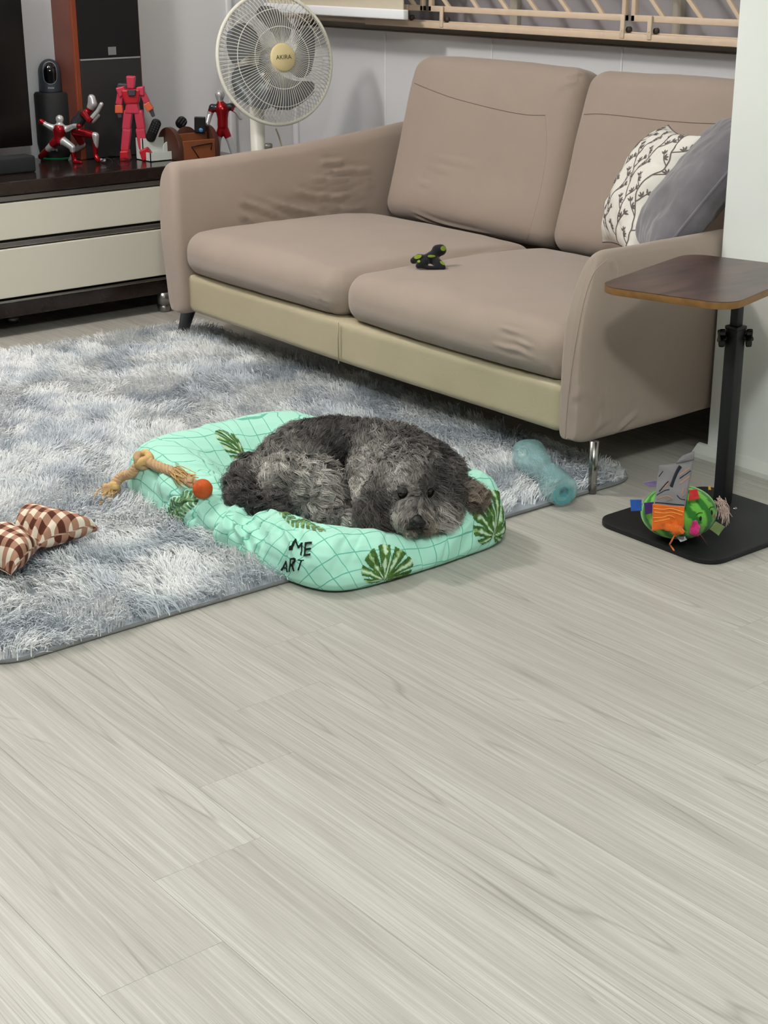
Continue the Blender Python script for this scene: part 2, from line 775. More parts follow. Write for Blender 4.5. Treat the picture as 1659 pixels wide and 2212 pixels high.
# thin upright joints and corner casing on the walls
M_trim = mat('white_trim', rgb(236, 236, 238), 0.6)
x_c = at_y(640, 250, WALL_Y)[0]
solo('trim_1', box((LEFT_X, WALL_Y - 0.012, 0.0), (x_c + 0.02, WALL_Y, 0.935), 0.004), M_trim,
     'white casing strip in the corner behind the fan', 'trim', kind='structure')
for k, px in enumerate((833, 1062, 1342)):
    xx = at_y(px, 160, WALL_Y)[0]
    solo('trim_%d' % (k + 2), box((xx - 0.004, WALL_Y - 0.004, 0.0), (xx + 0.004, WALL_Y, 0.93), 0.0015), M_trim,
         ['thin upright wall joint left of the sofa back', 'thin upright wall joint above the left sofa cushion',
          'thin upright wall joint above the right sofa cushion'][k], 'trim', kind='structure')
yy = at_x(492, 10, LEFT_X)[1]
solo('trim_5', box((LEFT_X, yy - 0.012, 0.0), (LEFT_X + 0.012, yy + 0.012, 2.6), 0.003), M_trim,
     'slim white cable cover on the left wall behind the fan', 'trim', kind='structure')

# ---------------------------------------------------------------- window, grille, blind
M_pane = mat('grey_frosted_glass', rgb(150, 147, 151), 0.28, spec=0.5, var=0.06, vscale=6)
M_wframe = mat('window_aluminium', rgb(176, 170, 158), 0.45, metal=0.2)
M_grille = mat('beige_grille_paint', rgb(214, 192, 168), 0.5, var=0.04, vscale=30)
win = thing('window_1', 'grey glazed sliding window behind the beige grille', 'window', (-3.7, WALL_Y + 0.06, 0.935), kind='structure')
for a, b_ in ((-5.15, -4.02), (-4.0, -3.3), (-3.28, -2.35)):
    part('pane', box((a, WALL_Y + 0.07, 0.955), (b_, WALL_Y + 0.078, 2.24)), M_pane, win, smooth=False)
part('window_frame', join(box((-5.18, WALL_Y + 0.055, 0.936), (-2.32, WALL_Y + 0.10, 0.962)),
                          box((-5.18, WALL_Y + 0.055, 2.22), (-2.32, WALL_Y + 0.10, 2.25)),
                          *[box((x - 0.018, WALL_Y + 0.05, 0.95), (x + 0.018, WALL_Y + 0.10, 2.23), 0.002) for x in (-4.01, -3.29)]),
     M_wframe, win, smooth=False)

GY = 3.60
zr = at_y(1250, 80.5, GY)[2]
gr = thing('window_grille', 'beige metal sliding window grille with slanted bars', 'grille', (-3.6, GY, zr))
rail_h = 0.021
part('bottom_rail', box((-4.62, GY - 0.012, zr), (-2.42, GY + 0.022, zr + rail_h), 0.002), M_grille, gr)
part('sill_plate', box((-5.2, GY + 0.015, zr + 0.002), (-2.42, WALL_Y + 0.06, zr + 0.012)), M_grille, gr, smooth=False)
part('track_lip', box((-4.62, GY + 0.003, zr + rail_h), (-2.42, GY + 0.009, zr + rail_h + 0.004)), M_grille, gr, smooth=False)
zp = at_y(1100, 33, GY)[2]          # underside of the sliding panels
ph = 0.019


def gx(px, py):
    return at_y(px, py, GY)[0]


panels = [(-4.85, gx(917, 20)), (gx(929, 20), gx(1354, 45)), (gx(1366, 45), -2.43)]
for i, (a, b_) in enumerate(panels):
    part('panel_rail', box((a, GY - 0.008, zp), (b_, GY + 0.008, zp + ph), 0.002), M_grille, gr)
    for xs in (a, b_):
        s = 0.016
        if xs > -2.45 or xs < -4.8:
            continue
        x0 = xs if xs == a else xs - s
        part('stile', box((x0, GY - 0.008, zp), (x0 + s, GY + 0.008, 1.62), 0.002), M_grille, gr)
for (x0, y0), (x1, y1) in [((970, 15), (960, 0)), ((1032, 17), (1021, 0)), ((1096, 20), (1082, 0)), ((1160, 23), (1144, 0)),
                           ((1230, 26), (1212, 0)), ((1302, 29), (1283, 0)), ((1436, 40), (1409, 0)), ((1520, 44), (1489, 0)),
                           ((1604, 48), (1575, 0)), ((895, 10), (888, 0))]:
    p0, p1 = at_y(x0, y0, GY), at_y(x1, y1, GY)
    d = (p1 - p0) / (p1[2] - p0[2])
    p0 = p0 + d * (zp + ph * 0.5 - p0[2])
    lim = max(0.0, 1.60 - p0[2])
    p1 = p0 + d * min(lim, 0.42)
    g = xf(box((-0.006, -0.006, 0), (0.006, 0.006, np.linalg.norm(p1 - p0)), 0.0015), frame(p1 - p0, (0, 1, 0)), p0)
    part('slanted_bar', g, M_grille, gr)
for px in (884, 960, 1352, 1411):
    xx = gx(px, 40)
    f_ = part('foot_bracket', box((xx - 0.008, GY - 0.016, zr + rail_h * 0.3), (xx + 0.008, GY - 0.010, zp + ph), 0.0015), M_grille, gr)
    part('rivet', sphere((xx, GY - 0.016, zr + rail_h + 0.008), 0.0028, 10), M_grille, f_)
    part('roller', cyl((xx + 0.014, GY - 0.004, zr + rail_h + 0.010), (xx + 0.014, GY + 0.006, zr + rail_h + 0.010), 0.009, n=16),
         mat('dark_roller', rgb(60, 52, 44), 0.6), f_)

# roller blind half in view
M_blind = mat('cream_blind_cloth', rgb(204, 193, 172), 0.8, var=0.02, vscale=30)
M_bar = mat('white_blind_bar', rgb(244, 246, 250), 0.4)
BY = 3.50
b0, b1 = at_y(655, 40, BY), at_y(877, 43, BY)
bl = thing('roller_blind', 'cream roller blind with white bottom bar beside the fan', 'blind', ((b0[0] + b1[0]) / 2, BY, b1[2]))
part('bottom_bar', box((-5.12, BY - 0.012, b1[2]), (b1[0], BY + 0.012, b1[2] + 0.033), 0.005, 3), M_bar, bl)
part('blind_cloth', box((-5.10, BY - 0.003, b1[2] + 0.03), (b1[0] - 0.012, BY + 0.001, 2.2)), M_blind, bl, smooth=False)

# ================================================================= SOFA
def fabric_mat(name, c, var=0.05, rough=0.75, sheen=0.25, bump=0.25, bscale=900, vscale=5):
    return mat(name, c, rough, var=var, vscale=vscale, bump=bump, bscale=bscale, sheen=sheen, spec=0.25)


M_sofa = fabric_mat('taupe_stretch_slipcover', rgb(163, 147, 135), var=0.03)
M_leather = mat('beige_leather', rgb(184, 173, 144), 0.42, var=0.05, vscale=7, bump=0.25, bscale=350)
M_leg_dark = mat('gunmetal_leg', rgb(84, 84, 88), 0.35, metal=0.4)
M_chrome = mat('chrome', rgb(168, 166, 163), 0.22, metal=1.0)
M_seam = mat('sofa_seam_thread', rgb(120, 105, 95), 0.8)

sofa = thing('sofa', 'taupe fabric covered two seat sofa with beige leather base', 'sofa', (-3.39, 2.95, 0.0))
SX0, SX1, SXM = -4.24, -2.54, -3.405
SYF = 2.55

# base: leather box with soft edges and a middle seam
g = dense_box((0.855, 0.40, 0.063), 0.022, 24)
V = g[0] + np.array([-3.39, 2.955, 0.184])
V[:, 1] -= 0.006 * np.cos((V[:, 0] + 3.39) * 3.5) * (V[:, 1] < 2.7)
part('base', (V, g[1]), M_leather, sofa)
part('base_seam', tube([(SXM, SYF - 0.0075, 0.242), (SXM, SYF - 0.009, 0.2), (SXM, SYF - 0.0075, 0.124)], 0.002, 6), M_leather, sofa)

# seat cushions
def seat(x0, x1, seed):
    w = (x1 - x0) / 2
    G, F = dense_box((w, 0.395, 0.067), 0.060, 64)
    u, v = G[:, 0] / w, G[:, 1] / 0.395
    top = np.clip(G[:, 2] / 0.067, -1, 1)
    crown = 0.020 * (1 - np.abs(u) ** 3.0) * (1 - np.abs(np.clip(v * 0.9 + 0.1, -1, 1)) ** 3)
    P = G.copy()
    P[:, 2] += np.where(top > 0, crown * top, crown * 0.15 * top)
    # bulged front, slightly rolled forward
    fr = np.clip(-v, 0, 1) ** 3
    P[:, 1] -= 0.016 * fr * (1 - np.abs(u) ** 2.5) * (1 - 0.5 * top ** 2)
    # corners draw in
    cor = (np.abs(u) ** 6) * (np.abs(v) ** 6)
    P[:, 0] -= np.sign(u) * 0.004 * cor
    P[:, 1] -= np.sign(v) * 0.006 * cor
    P[:, 2] -= 0.014 * (np.clip(v, 0, 1) ** 2) * (top > 0)
    P = P + np.array([(x0 + x1) / 2, 2.545 + 0.395, 0.312])
    nz = fbm(P * np.array([6, 6, 6]), seed, 3) - 0.5
    P += vert_normals(P, F) * (nz * 0.007)[:, None]
    return P, F


seatL = seat(SX0 - 0.012, SXM - 0.001, 3)
seatR = seat(SXM + 0.001, SX1 + 0.02, 8)
bL, bR = bvh_of(seatL), bvh_of(seatR)
linesL = [trace(p, bL) for p in [[(686, 628), (695, 645), (699, 652)], [(684, 640), (692, 658)], [(700, 660), (712, 686)],
                                [(1000, 560), (1100, 540)]]]
linesR = [trace(p, bR) for p in [[(1065, 742), (1100, 753), (1122, 756), (1152, 776)], [(1118, 735), (1145, 752)],
                                [(1080, 706), (1128, 722)], [(1132, 776), (1140, 800)], [(1195, 790), (1200, 815)]]]
seatL = (wrinkle(seatL[0], vert_normals(*seatL), linesL, 0.005, 0.006), seatL[1])
seatR = (wrinkle(seatR[0], vert_normals(*seatR), linesR, 0.005, 0.006), seatR[1])
part('seat_cushion', seatL, M_sofa, sofa)
part('seat_cushion', seatR, M_sofa, sofa)


# back cushions, leaning back
def backc(x0, x1, seed, z0=0.338):
    w = (x1 - x0) / 2
    hz = 0.276
    G, F = dense_box((w, 0.075, hz), 0.055, 60)
    u, t = G[:, 0] / w, G[:, 2] / hz
    P = G.copy()
    P[:, 1] -= 0.022 * (1 - np.abs(u) ** 4) * (1 - np.abs(t) ** 4) * (G[:, 1] < 0)
    P[:, 1] -= 0.014 * np.exp(-((t + 0.75) / 0.3) ** 2) * (G[:, 1] < 0) * (1 - np.abs(u) ** 4)
    P[:, 0] -= np.sign(u) * 0.018 * np.clip(t, 0, 1) ** 4
    P[:, 2] += 0.008 * (1 - u * u) * np.clip(t, 0, 1)
    P = P @ rot('X', -14.5).T
    P += np.array([(x0 + x1) / 2, 3.485, z0 + hz - 0.01])
    nz = fbm(P * 5.0, seed, 3) - 0.5
    P += vert_normals(P, F) * (nz * 0.008)[:, None]
    return P, F


backL = backc(SX0 + 0.015, SXM - 0.001, 21)
backR = backc(SXM + 0.001, SX1 + 0.02, 25)
bbL, bbR = bvh_of(backL), bvh_of(backR)
wl = [trace(p, bbL) for p in [[(1258, 158), (1222, 168), (1195, 192)], [(1250, 172), (1215, 185), (1190, 210)], [(900, 470), (990, 500)],
                              [(935, 340), (990, 350), (1040, 362)], [(920, 355), (970, 372)], [(905, 395), (930, 400)],
                              [(890, 455), (950, 480), (1060, 505)], [(905, 385), (915, 405)]]]
backL = (wrinkle(backL[0], vert_normals(*backL), wl, 0.0045, 0.007), backL[1])
bcl = part('back_cushion', backL, M_sofa, sofa)
bcr = part('back_cushion', backR, M_sofa, sofa)
bbL, bbR = bvh_of(backL), bvh_of(backR)
for b_, poly, par in ((bbL, [(862, 165), (920, 190), (980, 212), (1060, 233), (1130, 247), (1178, 249)], bcl),
                      (bbR, [(1241, 249), (1290, 246), (1350, 251), (1450, 262), (1540, 267), (1640, 269)], bcr)):
    part('cover_seam', tube(trace(poly, b_, 0.0004), 0.0011, 6), M_seam, par)
part('cover_seam', tube(trace([(1178, 249), (1180, 330), (1165, 420), (1138, 518)], bbL, -0.0002), 0.0010, 6), M_sofa, bcl)

# low back board behind the cushions
part('back_frame', box((SX0 - 0.03, 3.56, 0.13), (SX1 + 0.03, 3.66, 0.70), 0.03, 4), M_sofa, sofa)


# arms: flared section swept front to back
def arm(side):
    xi = SX0 if side < 0 else SX1
    ny, na = 150, 150
    y0, y1 = (2.535, 3.62) if side < 0 else (2.545, 3.62)
    ys = y0 + (y1 - y0) * np.linspace(0, 1, ny) ** 1.8
    sec = np.array([(0.004, 0.122), (0.0, 0.20), (0.006, 0.32), (0.022, 0.44), (0.045, 0.53), (0.062, 0.562), (0.092, 0.576),
                    (0.122, 0.562), (0.142, 0.525), (0.137, 0.44), (0.120, 0.32), (0.100, 0.20), (0.082, 0.125), (0.05, 0.116)])
    if side > 0:
        sec = np.array([(0.004, 0.122), (0.0, 0.20), (0.004, 0.32), (0.012, 0.44), (0.028, 0.53), (0.040, 0.560), (0.062, 0.574),
                        (0.080, 0.564), (0.089, 0.535), (0.091, 0.44), (0.091, 0.32), (0.090, 0.20), (0.086, 0.128), (0.05, 0.116)])
    S = smooth_path([(a, 0, b) for a, b in sec], na, closed=True)[:, [0, 2]]
    na = len(S)
    V = []
    for k, y in enumerate(ys):
        t = (y - y0) / (y1 - y0)
        rise = (0.012 + 0.07 * t ** 1.8) if side < 0 else 0.05 * max(0, (y - 3.05)) ** 1.3
        s = S.copy()
        hf = np.clip((s[:, 1] - 0.2) / 0.37, 0, 1) ** 1.5
        s[:, 1] += rise * hf
        # rounded front end: section narrows to its own mid line
        dfr = y - y0
        rr = 0.030 if side < 0 else 0.040
        sc = 1.0 if dfr > rr else math.sqrt(max(0, 1 - (1 - dfr / rr) ** 2)) * 0.48 + 0.52
        midx = np.interp(s[:, 1], [0.12, 0.3, 0.45, 0.56], [0.045, 0.055, 0.075, 0.092] if side < 0 else [0.046, 0.047, 0.052, 0.062])
        s[:, 0] = midx + (s[:, 0] - midx) * sc
        s[:, 1] -= (1 - sc) * 0.030 * np.clip((s[:, 1] - 0.45) / 0.1, 0, 1)
        s[:, 1] += (1 - sc) * 0.020 * np.clip((0.2 - s[:, 1]) / 0.08, 0, 1)
        yy_ = np.full(na, y)
        lean = 0.03 if side < 0 else 0.055
        yy_ += lean * np.clip((s[:, 1] - 0.34) / 0.24, 0, 1) ** 2.0 * max(0, 1 - dfr / 0.3)   # top of the front leans back
        V.append(np.stack([xi + side * s[:, 0], yy_, s[:, 1]], 1))
    # flat front face: rings closing on the mid line
    first = V[0]
    mid_line = np.interp(first[:, 2], [0.12, 0.3, 0.45, 0.56], [0.045, 0.055, 0.075, 0.092] if side < 0 else [0.046, 0.047, 0.052, 0.062])
    pre = []
    for q in (0.0, 0.3, 0.6, 0.85):
        r_ = first.copy()
        r_[:, 0] = xi + side * mid_line + (first[:, 0] - (xi + side * mid_line)) * q
        r_[:, 1] = first[:, 1] - 0.0015 * (1 - q)
        pre.append(r_)
    V = pre + V
    ny += len(pre)
    V = np.concatenate(V)
    F = grid_faces(ny, na, cv=True)
    if side > 0:
        F = [f[::-1] for f in F]
    F.append(list(range((ny - 1) * na, ny * na)) if side < 0 else list(range((ny - 1) * na, ny * na))[::-1])
    N = vert_normals(V, np.array(F[:-1]))
    N[:na] = np.array([0, -1.0, 0])
    V = V + N * ((fbm(V * 7.0, 31 + side, 3) - 0.5) * 0.006)[:, None]
    return V, F, N


aL = arm(-1)
bA = bvh_of(aL[:2])
la = [trace(p, bA) for p in [[(515, 432), (555, 447), (620, 470)], [(512, 462), (545, 476)], [(580, 435), (640, 455), (690, 464)],
                             [(665, 386), (720, 388), (806, 384)], [(668, 402), (740, 402), (806, 398)], [(680, 416), (740, 418), (800, 414)],
                             [(630, 412), (690, 425), (780, 432)], [(680, 440), (740, 450), (790, 448)], [(690, 352), (740, 350)],
                             [(600, 440), (700, 462)], [(700, 370), (800, 368)]]]
VL = wrinkle(aL[0], aL[2], la, 0.0085, 0.0075)
part('armrest', (VL, aL[1]), M_sofa, sofa)
aR = arm(1)
bA = bvh_of(aR[:2])
lr = [trace(p, bA) for p in [[(1229, 862), (1260, 848), (1292, 838)], [(1292, 868), (1316, 850)], [(1296, 884), (1318, 866)],
                             [(1296, 900), (1322, 878)], [(1290, 916), (1322, 892)], [(1282, 930), (1322, 905)], [(1326, 938), (1350, 915), (1382, 888)],
                             [(1322, 560), (1330, 585), (1328, 600)], [(1330, 940), (1420, 915), (1520, 885)]]]
VR = wrinkle(aR[0], aR[2], lr, 0.005, 0.006)
part('armrest', (VR, aR[1]), M_sofa, sofa)
bAR = bvh_of((VR, aR[1]))
# flat seam edge of the right arm cover
part('cover_seam', tube(trace([(1312, 560), (1283, 590), (1262, 650), (1244, 740), (1232, 820), (1224, 900), (1221, 948)], bAR, 0.0004), 0.0012, 6), M_sofa, sofa)

# legs: slanted dark front-left, chrome front-right, the rest alike
def leg(p_top, p_bot, m, r0=0.017, r1=0.009):
    part('leg', tube([p_top, p_bot], [r0, r1], 16), m, sofa)


fl = at_z(392, 728, 0.0)
leg((fl[0] + 0.04, fl[1] + 0.02, 0.13), (fl[0], fl[1], 0.0), M_leg_dark, 0.027, 0.016)
fr = at_z(1279, 1066, 0.0)
leg((fr[0] - 0.004, fr[1] + 0.004, 0.13), (fr[0], fr[1], 0.0), M_chrome, 0.0115, 0.010)
leg((-4.30, 3.50, 0.13), (-4.34, 3.53, 0.0), M_leg_dark, 0.022, 0.011)
leg((-2.50, 3.50, 0.13), (-2.47, 3.53, 0.0), M_chrome, 0.0115, 0.010)

# ================================================================= TV CABINET AND WHAT STANDS ON IT
CX = -4.74          # front plane of the cabinet
TOPZ = 0.515
M_dwood = mat('dark_wenge_gloss', rgb(40, 30, 27), 0.18, var=0.10, vscale=14, coat=0.2)
M_dwood_m = mat('dark_wenge_matt', rgb(34, 25, 23), 0.5)
M_cream = mat('cream_gloss_front', rgb(226, 221, 206), 0.32, spec=0.4)
M_alu = mat('brushed_aluminium', rgb(150, 148, 146), 0.35, metal=0.85)
M_blackplastic = mat('black_plastic', rgb(18, 18, 20), 0.45)
CY0, CY1 = 1.55, at_z(512, 336, TOPZ)[1] + 0.02
print('cabinet end', CY1)
cab = thing('tv_cabinet', 'low cream drawer television cabinet with dark glossy top', 'cabinet', ((CX + LEFT_X) / 2, 2.55, 0.0))
part('top_panel', box((LEFT_X + 0.01, CY0, 0.472), (CX + 0.005, CY1, TOPZ), 0.003), M_dwood, cab, smooth=False)
part('carcass', box((LEFT_X + 0.012, CY0 + 0.02, 0.125), (CX - 0.03, CY1 - 0.02, 0.472)), M_dwood_m, cab, smooth=False)
part('plinth', box((LEFT_X + 0.012, CY0 + 0.01, 0.068), (CX - 0.006, CY1 - 0.01, 0.118), 0.002), M_dwood, cab, smooth=False)
for y0, y1 in ((CY0 + 0.01, 2.02), (2.024, CY1 - 0.01)):
    for z0, z1 in ((0.327, 0.446), (0.134, 0.296)):
        d = part('drawer', box((CX - 0.03, y0, z0), (CX - 0.004, y1, z1), 0.003), M_cream, cab, smooth=False)
        hz = z1 + 0.004
        part('grip_rail', box((CX - 0.03, y0, hz), (CX - 0.010, y1, hz + 0.018), 0.003), M_alu, d, smooth=False)
part('chrome_strip', box((CX - 0.02, CY0 + 0.01, 0.119), (CX + 0.001, CY1 - 0.01, 0.127), 0.002), M_chrome, cab, smooth=False)
for px, py in ((356, 672), (29, 697)):
    p = at_z(px, py, 0.0)
    part('foot', lathe([(0.0, 0.0), (0.020, 0.0), (0.020, 0.022), (0.017, 0.023), (0.017, 0.028), (0.024, 0.029), (0.024, 0.07)], 24), M_alu, cab).location = \
        (p[0] - cab.location[0], p[1] - cab.location[1], 0.0)
for p in ((-5.1, 1.75), (-5.1, CY1 - 0.1), (-4.82, CY1 - 0.1)):
    part('foot', xf(lathe([(0.0, 0.0), (0.020, 0.0), (0.020, 0.022), (0.017, 0.023), (0.017, 0.028), (0.024, 0.029), (0.024, 0.07)], 24),
                    t=(p[0], p[1], 0)), M_alu, cab)
cab_feet = [c for c in cab.children if c.name.startswith('foot')]
for c in cab_feet[:2]:
    # geometry was given in local coordinates: undo the shift made by part()
    sh = np.array(cab.location)
    for v in c.data.vertices:
        v.co = Vector(np.array(v.co) + sh)

# television: only its right part is in the photo
t0, t1 = at_z(73, 318, 0.55), None
TX = -5.06
p_br = at_x(73, 315, TX)
tv = thing('television', 'large black flat television at the left picture edge', 'television', (TX - 0.03, p_br[1] - 0.55, TOPZ))
M_screen = mat('black_glossy_screen', rgb(5, 5, 7), 0.12, spec=0.5)
M_bezel = mat('dark_bezel', rgb(20, 20, 21), 0.4)
part('screen', box((TX - 0.006, p_br[1] - 1.12, p_br[2] + 0.006), (TX, p_br[1] - 0.005, p_br[2] + 0.66)), M_screen, tv, smooth=False)
part('bezel', box((TX - 0.045, p_br[1] - 1.13, p_br[2]), (TX - 0.0055, p_br[1], p_br[2] + 0.67), 0.004), M_bezel, tv, smooth=False)
part('stand', join(box((TX - 0.12, p_br[1] - 0.85, TOPZ), (TX + 0.02, p_br[1] - 0.25, TOPZ + 0.008), 0.002),
                   box((TX - 0.05, p_br[1] - 0.62, TOPZ + 0.006), (TX - 0.02, p_br[1] - 0.48, p_br[2] + 0.05), 0.002)), M_blackplastic, tv, smooth=False)
# soundbar in front of it
s_r = at_z(86, 372, TOPZ)
s_l = at_z(0, 379, TOPZ)
zt = at_x(0, 330, s_l[0])[2]
M_bar2 = mat('charcoal_soundbar_cloth', rgb(34, 36, 40), 0.8, bump=0.3, bscale=900)
solo('soundbar', box((s_l[0] - 0.075, s_l[1] - 0.75, TOPZ), (s_l[0], s_r[1] - 0.004, TOPZ + 0.055), 0.007, 3), M_bar2,
     'low charcoal soundbar below the television', 'soundbar', sharp=40)

# speaker tower: wooden box, black grille cloth above, grey panel below
f_l, f_r = at_z(197, 347, TOPZ), at_z(303, 332, TOPZ)
SXp = (f_l[0] + f_r[0]) / 2 - 0.005
SY0, SY1 = f_l[1] + 0.002, f_r[1] + 0.012
TH = 1.05
M_redwood = mat('red_brown_veneer', rgb(104, 60, 50), 0.35, var=0.15, vscale=9)
M_redwood2 = mat('orange_brown_edge', rgb(126, 58, 36), 0.35, var=0.1, vscale=9)
M_spcloth = mat('black_grille_cloth', rgb(14, 14, 16), 0.9, bump=0.3, bscale=1200)
M_sppanel = mat('dark_grey_panel', rgb(44, 44, 45), 0.5)
spk = thing('floor_speaker', 'tall wooden loudspeaker with black grille behind the figures', 'speaker', (SXp - 0.1, (SY0 + SY1) / 2, TOPZ))
part('wooden_box', box((LEFT_X + 0.02, SY0 - 0.022, TOPZ), (SXp - 0.014, SY1 + 0.004, TOPZ + TH), 0.002), M_redwood, spk, smooth=False)
part('side_edge', box((SXp - 0.016, SY0 - 0.022, TOPZ), (SXp - 0.002, SY0 - 0.001, TOPZ + TH), 0.003), M_redwood2, spk, smooth=False)
part('side_edge', box((SXp - 0.016, SY1 - 0.001, TOPZ), (SXp - 0.006, SY1 + 0.004, TOPZ + TH), 0.001), M_redwood2, spk, smooth=False)
z_ln = at_x(245, 126, SXp)[2]
part('lower_panel', box((SXp - 0.014, SY0, TOPZ + 0.002), (SXp - 0.004, SY1, z_ln - 0.003), 0.001), M_sppanel, spk, smooth=False)
gcl = part('grille_cloth', box((SXp - 0.014, SY0, z_ln + 0.003), (SXp, SY1, TOPZ + TH - 0.01), 0.003), M_spcloth, spk, smooth=False)
part('trim_line', box((SXp - 0.012, SY0 + 0.002, z_ln - 0.003), (SXp - 0.002, SY1 - 0.002, z_ln + 0.003)), mat('grey_trim', rgb(150, 150, 150), 0.4), spk, smooth=False)
lg = at_x(242, 110, SXp)
part('badge', box((SXp, lg[1] - 0.016, lg[2] - 0.014), (SXp + 0.002, lg[1] + 0.016, lg[2] + 0.014), 0.001), mat('grey_badge', rgb(140, 140, 142), 0.4, metal=0.3), gcl, smooth=False)

# cylinder speaker with a security camera on top
cb = at_z(117, 344, TOPZ)
cb = cb - HFWD * -0.0
R_c = 0.068
cc = np.array([cb[0], cb[1], 0]) + HFWD * R_c * 0.95
cc[2] = 0
z_top = at_r(105, 198, cc.dot(HFWD))[2]
hh = z_top - TOPZ
M_cyl = mat('black_speaker_cloth', rgb(26, 26, 28), 0.75, bump=0.3, bscale=800)
cy = thing('cylinder_speaker', 'matt black cylinder speaker under the security camera', 'speaker', (cc[0], cc[1], TOPZ))
part('body', xf(lathe([(0.0, 0.0), (R_c * 0.82, 0.0), (R_c * 0.9, 0.012), (R_c, 0.05), (R_c, hh - 0.008), (R_c - 0.006, hh), (0.0, hh)], 48), t=(cc[0], cc[1], TOPZ)), M_cyl, cy, sharp=50)
part('indicator_light', xf(lathe([(R_c * 0.70, 0.001), (R_c * 0.835, 0.001), (R_c * 0.835, 0.004), (R_c * 0.70, 0.004)], 48, caps=False), t=(cc[0], cc[1], TOPZ)),
     mat('green_led', rgb(30, 90, 60), 0.5, emit=rgb(30, 160, 90), estr=0.35), cy)
tdir = -HFWD
lp = cc + tdir * (R_c - 0.0002)


def wrapped_text(s, size, c, radius, z, mtl, parent, ang0=0.0, name='lettering'):
    v, f = text_geo(s, size)
    a = v[:, 0] / radius + ang0
    out = np.stack([c[0] + radius * (-HFWD[0] * np.cos(a) + HRIGHT[0] * np.sin(a)),
                    c[1] + radius * (-HFWD[1] * np.cos(a) + HRIGHT[1] * np.sin(a)), z + v[:, 1]], 1)
    return part(name, (out, f), mtl, parent, smooth=False)


M_letter = mat('pale_lettering', rgb(190, 190, 192), 0.5)
sc = thing('security_camera', 'small grey pan tilt security camera with black lens face', 'camera', (cc[0] + 0.0, cc[1], TOPZ + hh))
c2 = cc + HRIGHT * (-0.006)
Rk = 0.041
kb = TOPZ + hh
prof = [(0.0, 0.0), (Rk * 1.0, 0.0), (Rk * 1.03, 0.004), (Rk * 1.0, 0.05)]
for a in np.linspace(0, 90, 12):
    prof.append((Rk * math.cos(math.radians(a)), 0.066 + Rk * 1.15 * math.sin(math.radians(a))))
M_cam = mat('slate_camera_shell', rgb(58, 64, 72), 0.4)
part('shell', xf(lathe(prof, 40, caps=False), t=(c2[0], c2[1], kb)), M_cam, sc)


def cam_face(rw, rh, off, mtl, name):
    """stadium shaped face plate wrapped on the front of the shell"""
    pts, F = [], []
    nr, nt = 8, 40
    for i in range(nr + 1):
        for j in range(nt):
            a = 2 * math.pi * j / nt
            x, y = math.cos(a), math.sin(a)
            yy_ = y * rw + (rh - rw) * np.sign(y) * min(1, abs(y) * 2.2)
            pts.append((x * rw * i / nr, yy_ * i / nr))
    pts = np.array(pts)
    zc = 0.067
    out = []
    for x, y in pts:
        zz = zc + y
        up_ = max(0.0, zz - 0.066)
        rr = Rk * math.sqrt(max(0.03, 1 - (up_ / (Rk * 1.15)) ** 2)) + off
        a = math.asin(max(-1, min(1, x / rr))) + 0.22
        p = c2 + rr * (-HFWD * math.cos(a) + HRIGHT * math.sin(a))
        out.append((p[0], p[1], kb + zz))
    F = [[(i) * nt + j, (i + 1) * nt + j, (i + 1) * nt + (j + 1) % nt, i * nt + (j + 1) % nt] for i in range(nr) for j in range(nt)]
    return part(name, (np.array(out), F), mtl, sc)


cam_face(0.0245, 0.0385, 0.0006, mat('silver_ring', rgb(170, 174, 180), 0.3, metal=0.6), 'face_ring')
cam_face(0.0225, 0.0365, 0.0014, mat('black_lens_face', rgb(6, 6, 8), 0.08, spec=0.6), 'lens_face')
for dz, r_ in ((0.083, 0.007), (0.055, 0.005)):
    p = c2 - HFWD * (Rk * 0.93 + 0.001) + HRIGHT * 0.010
    part('lens', xf(lathe([(0, 0.002), (r_ * 0.7, 0.0015), (r_, 0)], 16, caps=False), frame(-HFWD + HRIGHT * 0.22), (p[0], p[1], kb + dz)),
         mat('lens_glass', rgb(30, 32, 40), 0.05, spec=0.8), sc)
wrapped_text('imou', 0.011, c2, Rk * 1.02 + 0.0006, kb + 0.017, M_letter, sc, 0.22)
wrapped_text('Bang', 0.013, cc, R_c + 0.0006, TOPZ + 0.035, M_letter, cy, 0.05)

# ---------------------------------------------------------------- toy figures (plain generic figures in the same place, size and colours)
M_fig = mat('painted_figure', (1, 1, 1, 1), 0.25, metal=0.55, attr='Col')
RED = np.array(lin((150, 22, 30)))
SIL = np.array(lin((205, 206, 208)))
DGREY = np.array(lin((60, 60, 64)))


def px_figure(name, label, joints, limbs, r, ground_z, scale_px, spots, voxel=0.0026, group='toy figures on the television cabinet'):
    """joints: name -> (px, py, depth offset); limbs: lists of (joint, radius px)"""
    mpp = r / FPX / math.cos(PITCH) * 1.0
    J = {k: at_r(v[0], v[1], r + (v[2] if len(v) > 2 else 0.0)) for k, v in joints.items()}
    balls = []
    for ch in limbs:
        balls += chain([(J[j], rad * mpp) for j, rad in ch], 0.4)
    V, F = blob_mesh(balls, voxel, 3)
    V[:, 2] = np.maximum(V[:, 2], ground_z)
    C = np.repeat(RED[None], len(V), 0)
    for c, d0, pts in spots:
        for (a, b) in pts:
            d, _ = seg_dist(V, [J[a], J[b]] if a != b else [J[a], J[a] + 1e-4])
            C[d < d0 * mpp] = c
    base = np.array([V[:, 0].mean(), V[:, 1].mean(), ground_z])
    t = thing(name, label, 'figurine', base, group)
    part('body', (V, F), M_fig, t, col=C)
    return t, J, mpp


def rr_on_top(px, py):
    return at_z(px, py, TOPZ).dot(HFWD)


